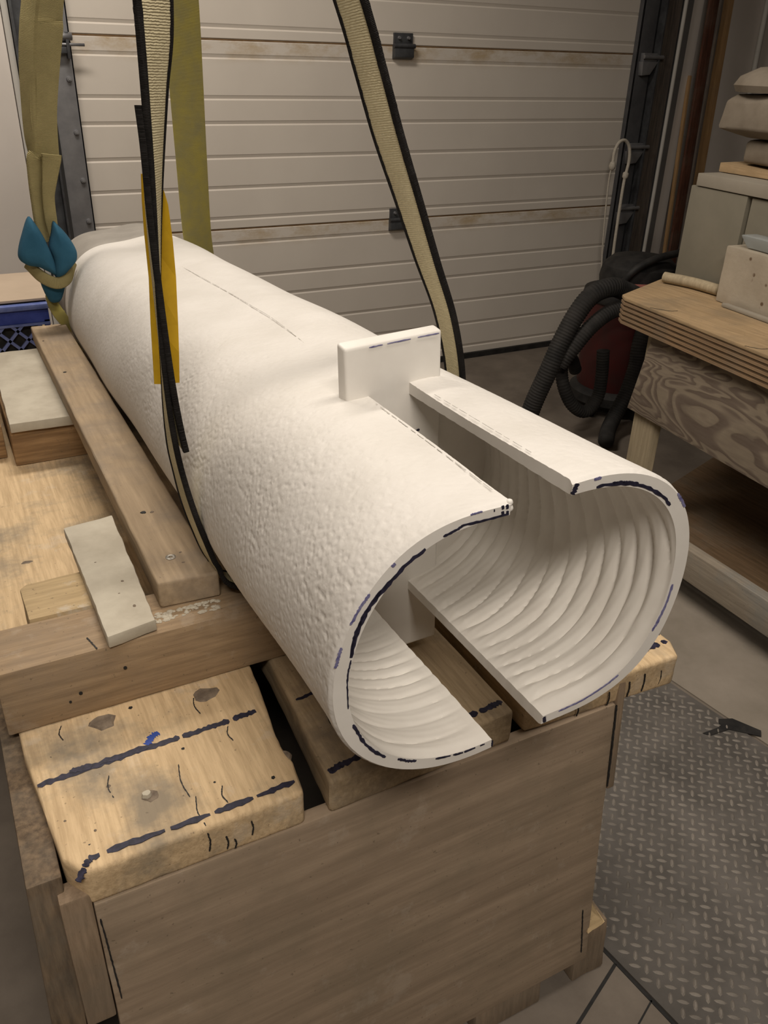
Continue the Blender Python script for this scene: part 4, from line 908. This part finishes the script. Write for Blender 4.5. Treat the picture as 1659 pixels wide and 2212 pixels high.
# things on the workbench
tk = math.radians(-5.4)
def rbox(x, y, ex, ey, z0_, z1_, a=tk, sk=0.0):
    """box with its left-far corner at (x,y): ex to the right, ey towards the viewer"""
    r1 = (math.cos(a + sk), -math.sin(a + sk) * -1); rx = (math.cos(a), math.sin(a)); ry = (math.sin(a), -math.cos(a))
    p = [(x, y), (x + ry[0] * ey, y + ry[1] * ey), (x + ry[0] * ey + rx[0] * ex, y + ry[1] * ey + rx[1] * ex), (x + rx[0] * ex, y + rx[1] * ex)]
    return Geo().prism(p, z0_, z1_)
M('stone_block', rbox(2.252, 2.115, .55, .255, T + .001, 1.155), m_board, label='tall pale olive block standing at the far corner of the workbench', cat='stone block', bevel=.004)
M('stone_block', rbox(2.232, 1.848, .55, .55, T + .001, 1.152), m_board, label='second pale olive block right of a dark joint, under the pale slab', cat='stone block', bevel=.004)
M('pale_slab', rbox(2.245, 2.09, .52, .80, 1.157, 1.195), m_slabtop, label='thin pale slab lying on the tall olive blocks', cat='slab', bevel=.003)
cb = M('cream_block', rbox(2.152, 1.835, .075, .62, T + .001, 1.020), m_cream, label='cream porous stone block at the middle of the workbench below the clear tray', cat='stone block', bevel=.004, cuts=.04, wob=.0012)
M('clear_tray', Geo().hexa([(2.168, 1.775, 1.0225), (2.128, 1.40, 1.0225), (2.180, 1.40, 1.0225), (2.212, 1.765, 1.0225), (2.158, 1.80, 1.058), (2.118, 1.38, 1.058), (2.182, 1.38, 1.058), (2.218, 1.79, 1.058)]), m_clear, label='cloudy clear plastic tray on the cream stone block', cat='tray', bevel=.006)
M('dowel', Geo().sweep([(2.168, 2.085, T + .0195), (2.175, 2.065, T + .0195), (2.20, 1.98, T + .0195), (2.205, 1.87, T + .0195)], lambda t, a: .0175 * min(1, .35 + t * 8), 12, 30), m_leg, label='pale round rod on the workbench in front of the tall olive block', cat='rod', smooth=True)
M('flat_stick', Geo().hexa([(2.112, 1.775, T + .001), (2.080, 1.45, T + .001), (2.100, 1.45, T + .001), (2.130, 1.765, T + .001), (2.112, 1.775, T + .013), (2.080, 1.45, T + .013), (2.100, 1.45, T + .013), (2.130, 1.765, T + .013)]), m_slabtop, bevel=.004, label='pale flat stick lying in front of the cream stone block', cat='stick')
# plaster pieces piled on the slab
M('tilted_board', Geo().hexa([(2.33, 2.085, 1.197), (2.31, 1.70, 1.197), (2.62, 1.68, 1.197), (2.64, 2.10, 1.197), (2.33, 2.085, 1.225), (2.31, 1.70, 1.207), (2.62, 1.68, 1.207), (2.64, 2.10, 1.225)]), m_wtop, label='brown board lying on the pale slab under the grey plaster pieces', cat='board', bevel=.003)
M('plaster_piece', Geo().prism([(2.365, 2.03), (2.34, 1.75), (2.60, 1.72), (2.64, 2.02), (2.5, 2.07)], 1.2275, 1.2965), m_plaster, label='lowest rough grey plaster piece, round, on the brown board', cat='plaster', bevel=.015, seg=3, cuts=.04, wob=.004)
g = Geo().hexa([(2.335, 2.06, 1.301), (2.31, 1.72, 1.301), (2.62, 1.70, 1.301), (2.65, 2.09, 1.301), (2.31, 2.13, 1.325), (2.30, 1.72, 1.33), (2.66, 1.69, 1.33), (2.68, 2.15, 1.325)])
M('plaster_piece', Geo().add([(2.37, 2.03, 1.301), (2.34, 1.72, 1.301), (2.62, 1.70, 1.301), (2.65, 2.05, 1.301),
                              (2.318, 2.115, 1.325), (2.30, 1.68, 1.33), (2.66, 1.66, 1.33), (2.68, 2.14, 1.325),
                              (2.322, 2.105, 1.405), (2.31, 1.68, 1.41), (2.65, 1.66, 1.41), (2.67, 2.13, 1.405),
                              (2.345, 2.08, 1.425), (2.33, 1.70, 1.43), (2.62, 1.69, 1.43), (2.65, 2.10, 1.425)],
                             [(3, 2, 1, 0), (12, 13, 14, 15)] + [(4 * r_ + i, 4 * r_ + (i + 1) % 4, 4 * r_ + 4 + (i + 1) % 4, 4 * r_ + 4 + i) for r_ in range(3) for i in range(4)]),
  m_plaster, label='wide angular grey plaster block, middle of the pile on the slab', cat='plaster', bevel=.008, seg=2, cuts=.05, wob=.002)
M('plaster_piece', Geo().lathe((2.42, 2.0), [(.115, 1.431), (.125, 1.45), (.11, 1.475), (.06, 1.50), (.01, 1.505)], 24, 1, 1.1), m_plaster, label='domed grey plaster piece on top of the pile', cat='plaster', smooth='a')

# ------------------------------------------------------------------ ceiling lamps (outside the picture)
for (lo, sz, pw, co), lb in zip(LAMPS, ('ceiling lamp above and right of the bench, out of the picture', 'ceiling lamp behind the viewer, out of the picture', 'ceiling lamp near the door, out of the picture')):
    M('ceiling_lamp', Geo().box(lo[0] - sz[0] / 2 - .04, lo[0] + sz[0] / 2 + .04, lo[1] - sz[1] / 2 - .04, lo[1] + sz[1] / 2 + .04, lo[2] + .01, ZC), m_lampbody, label=lb, cat='lamp')
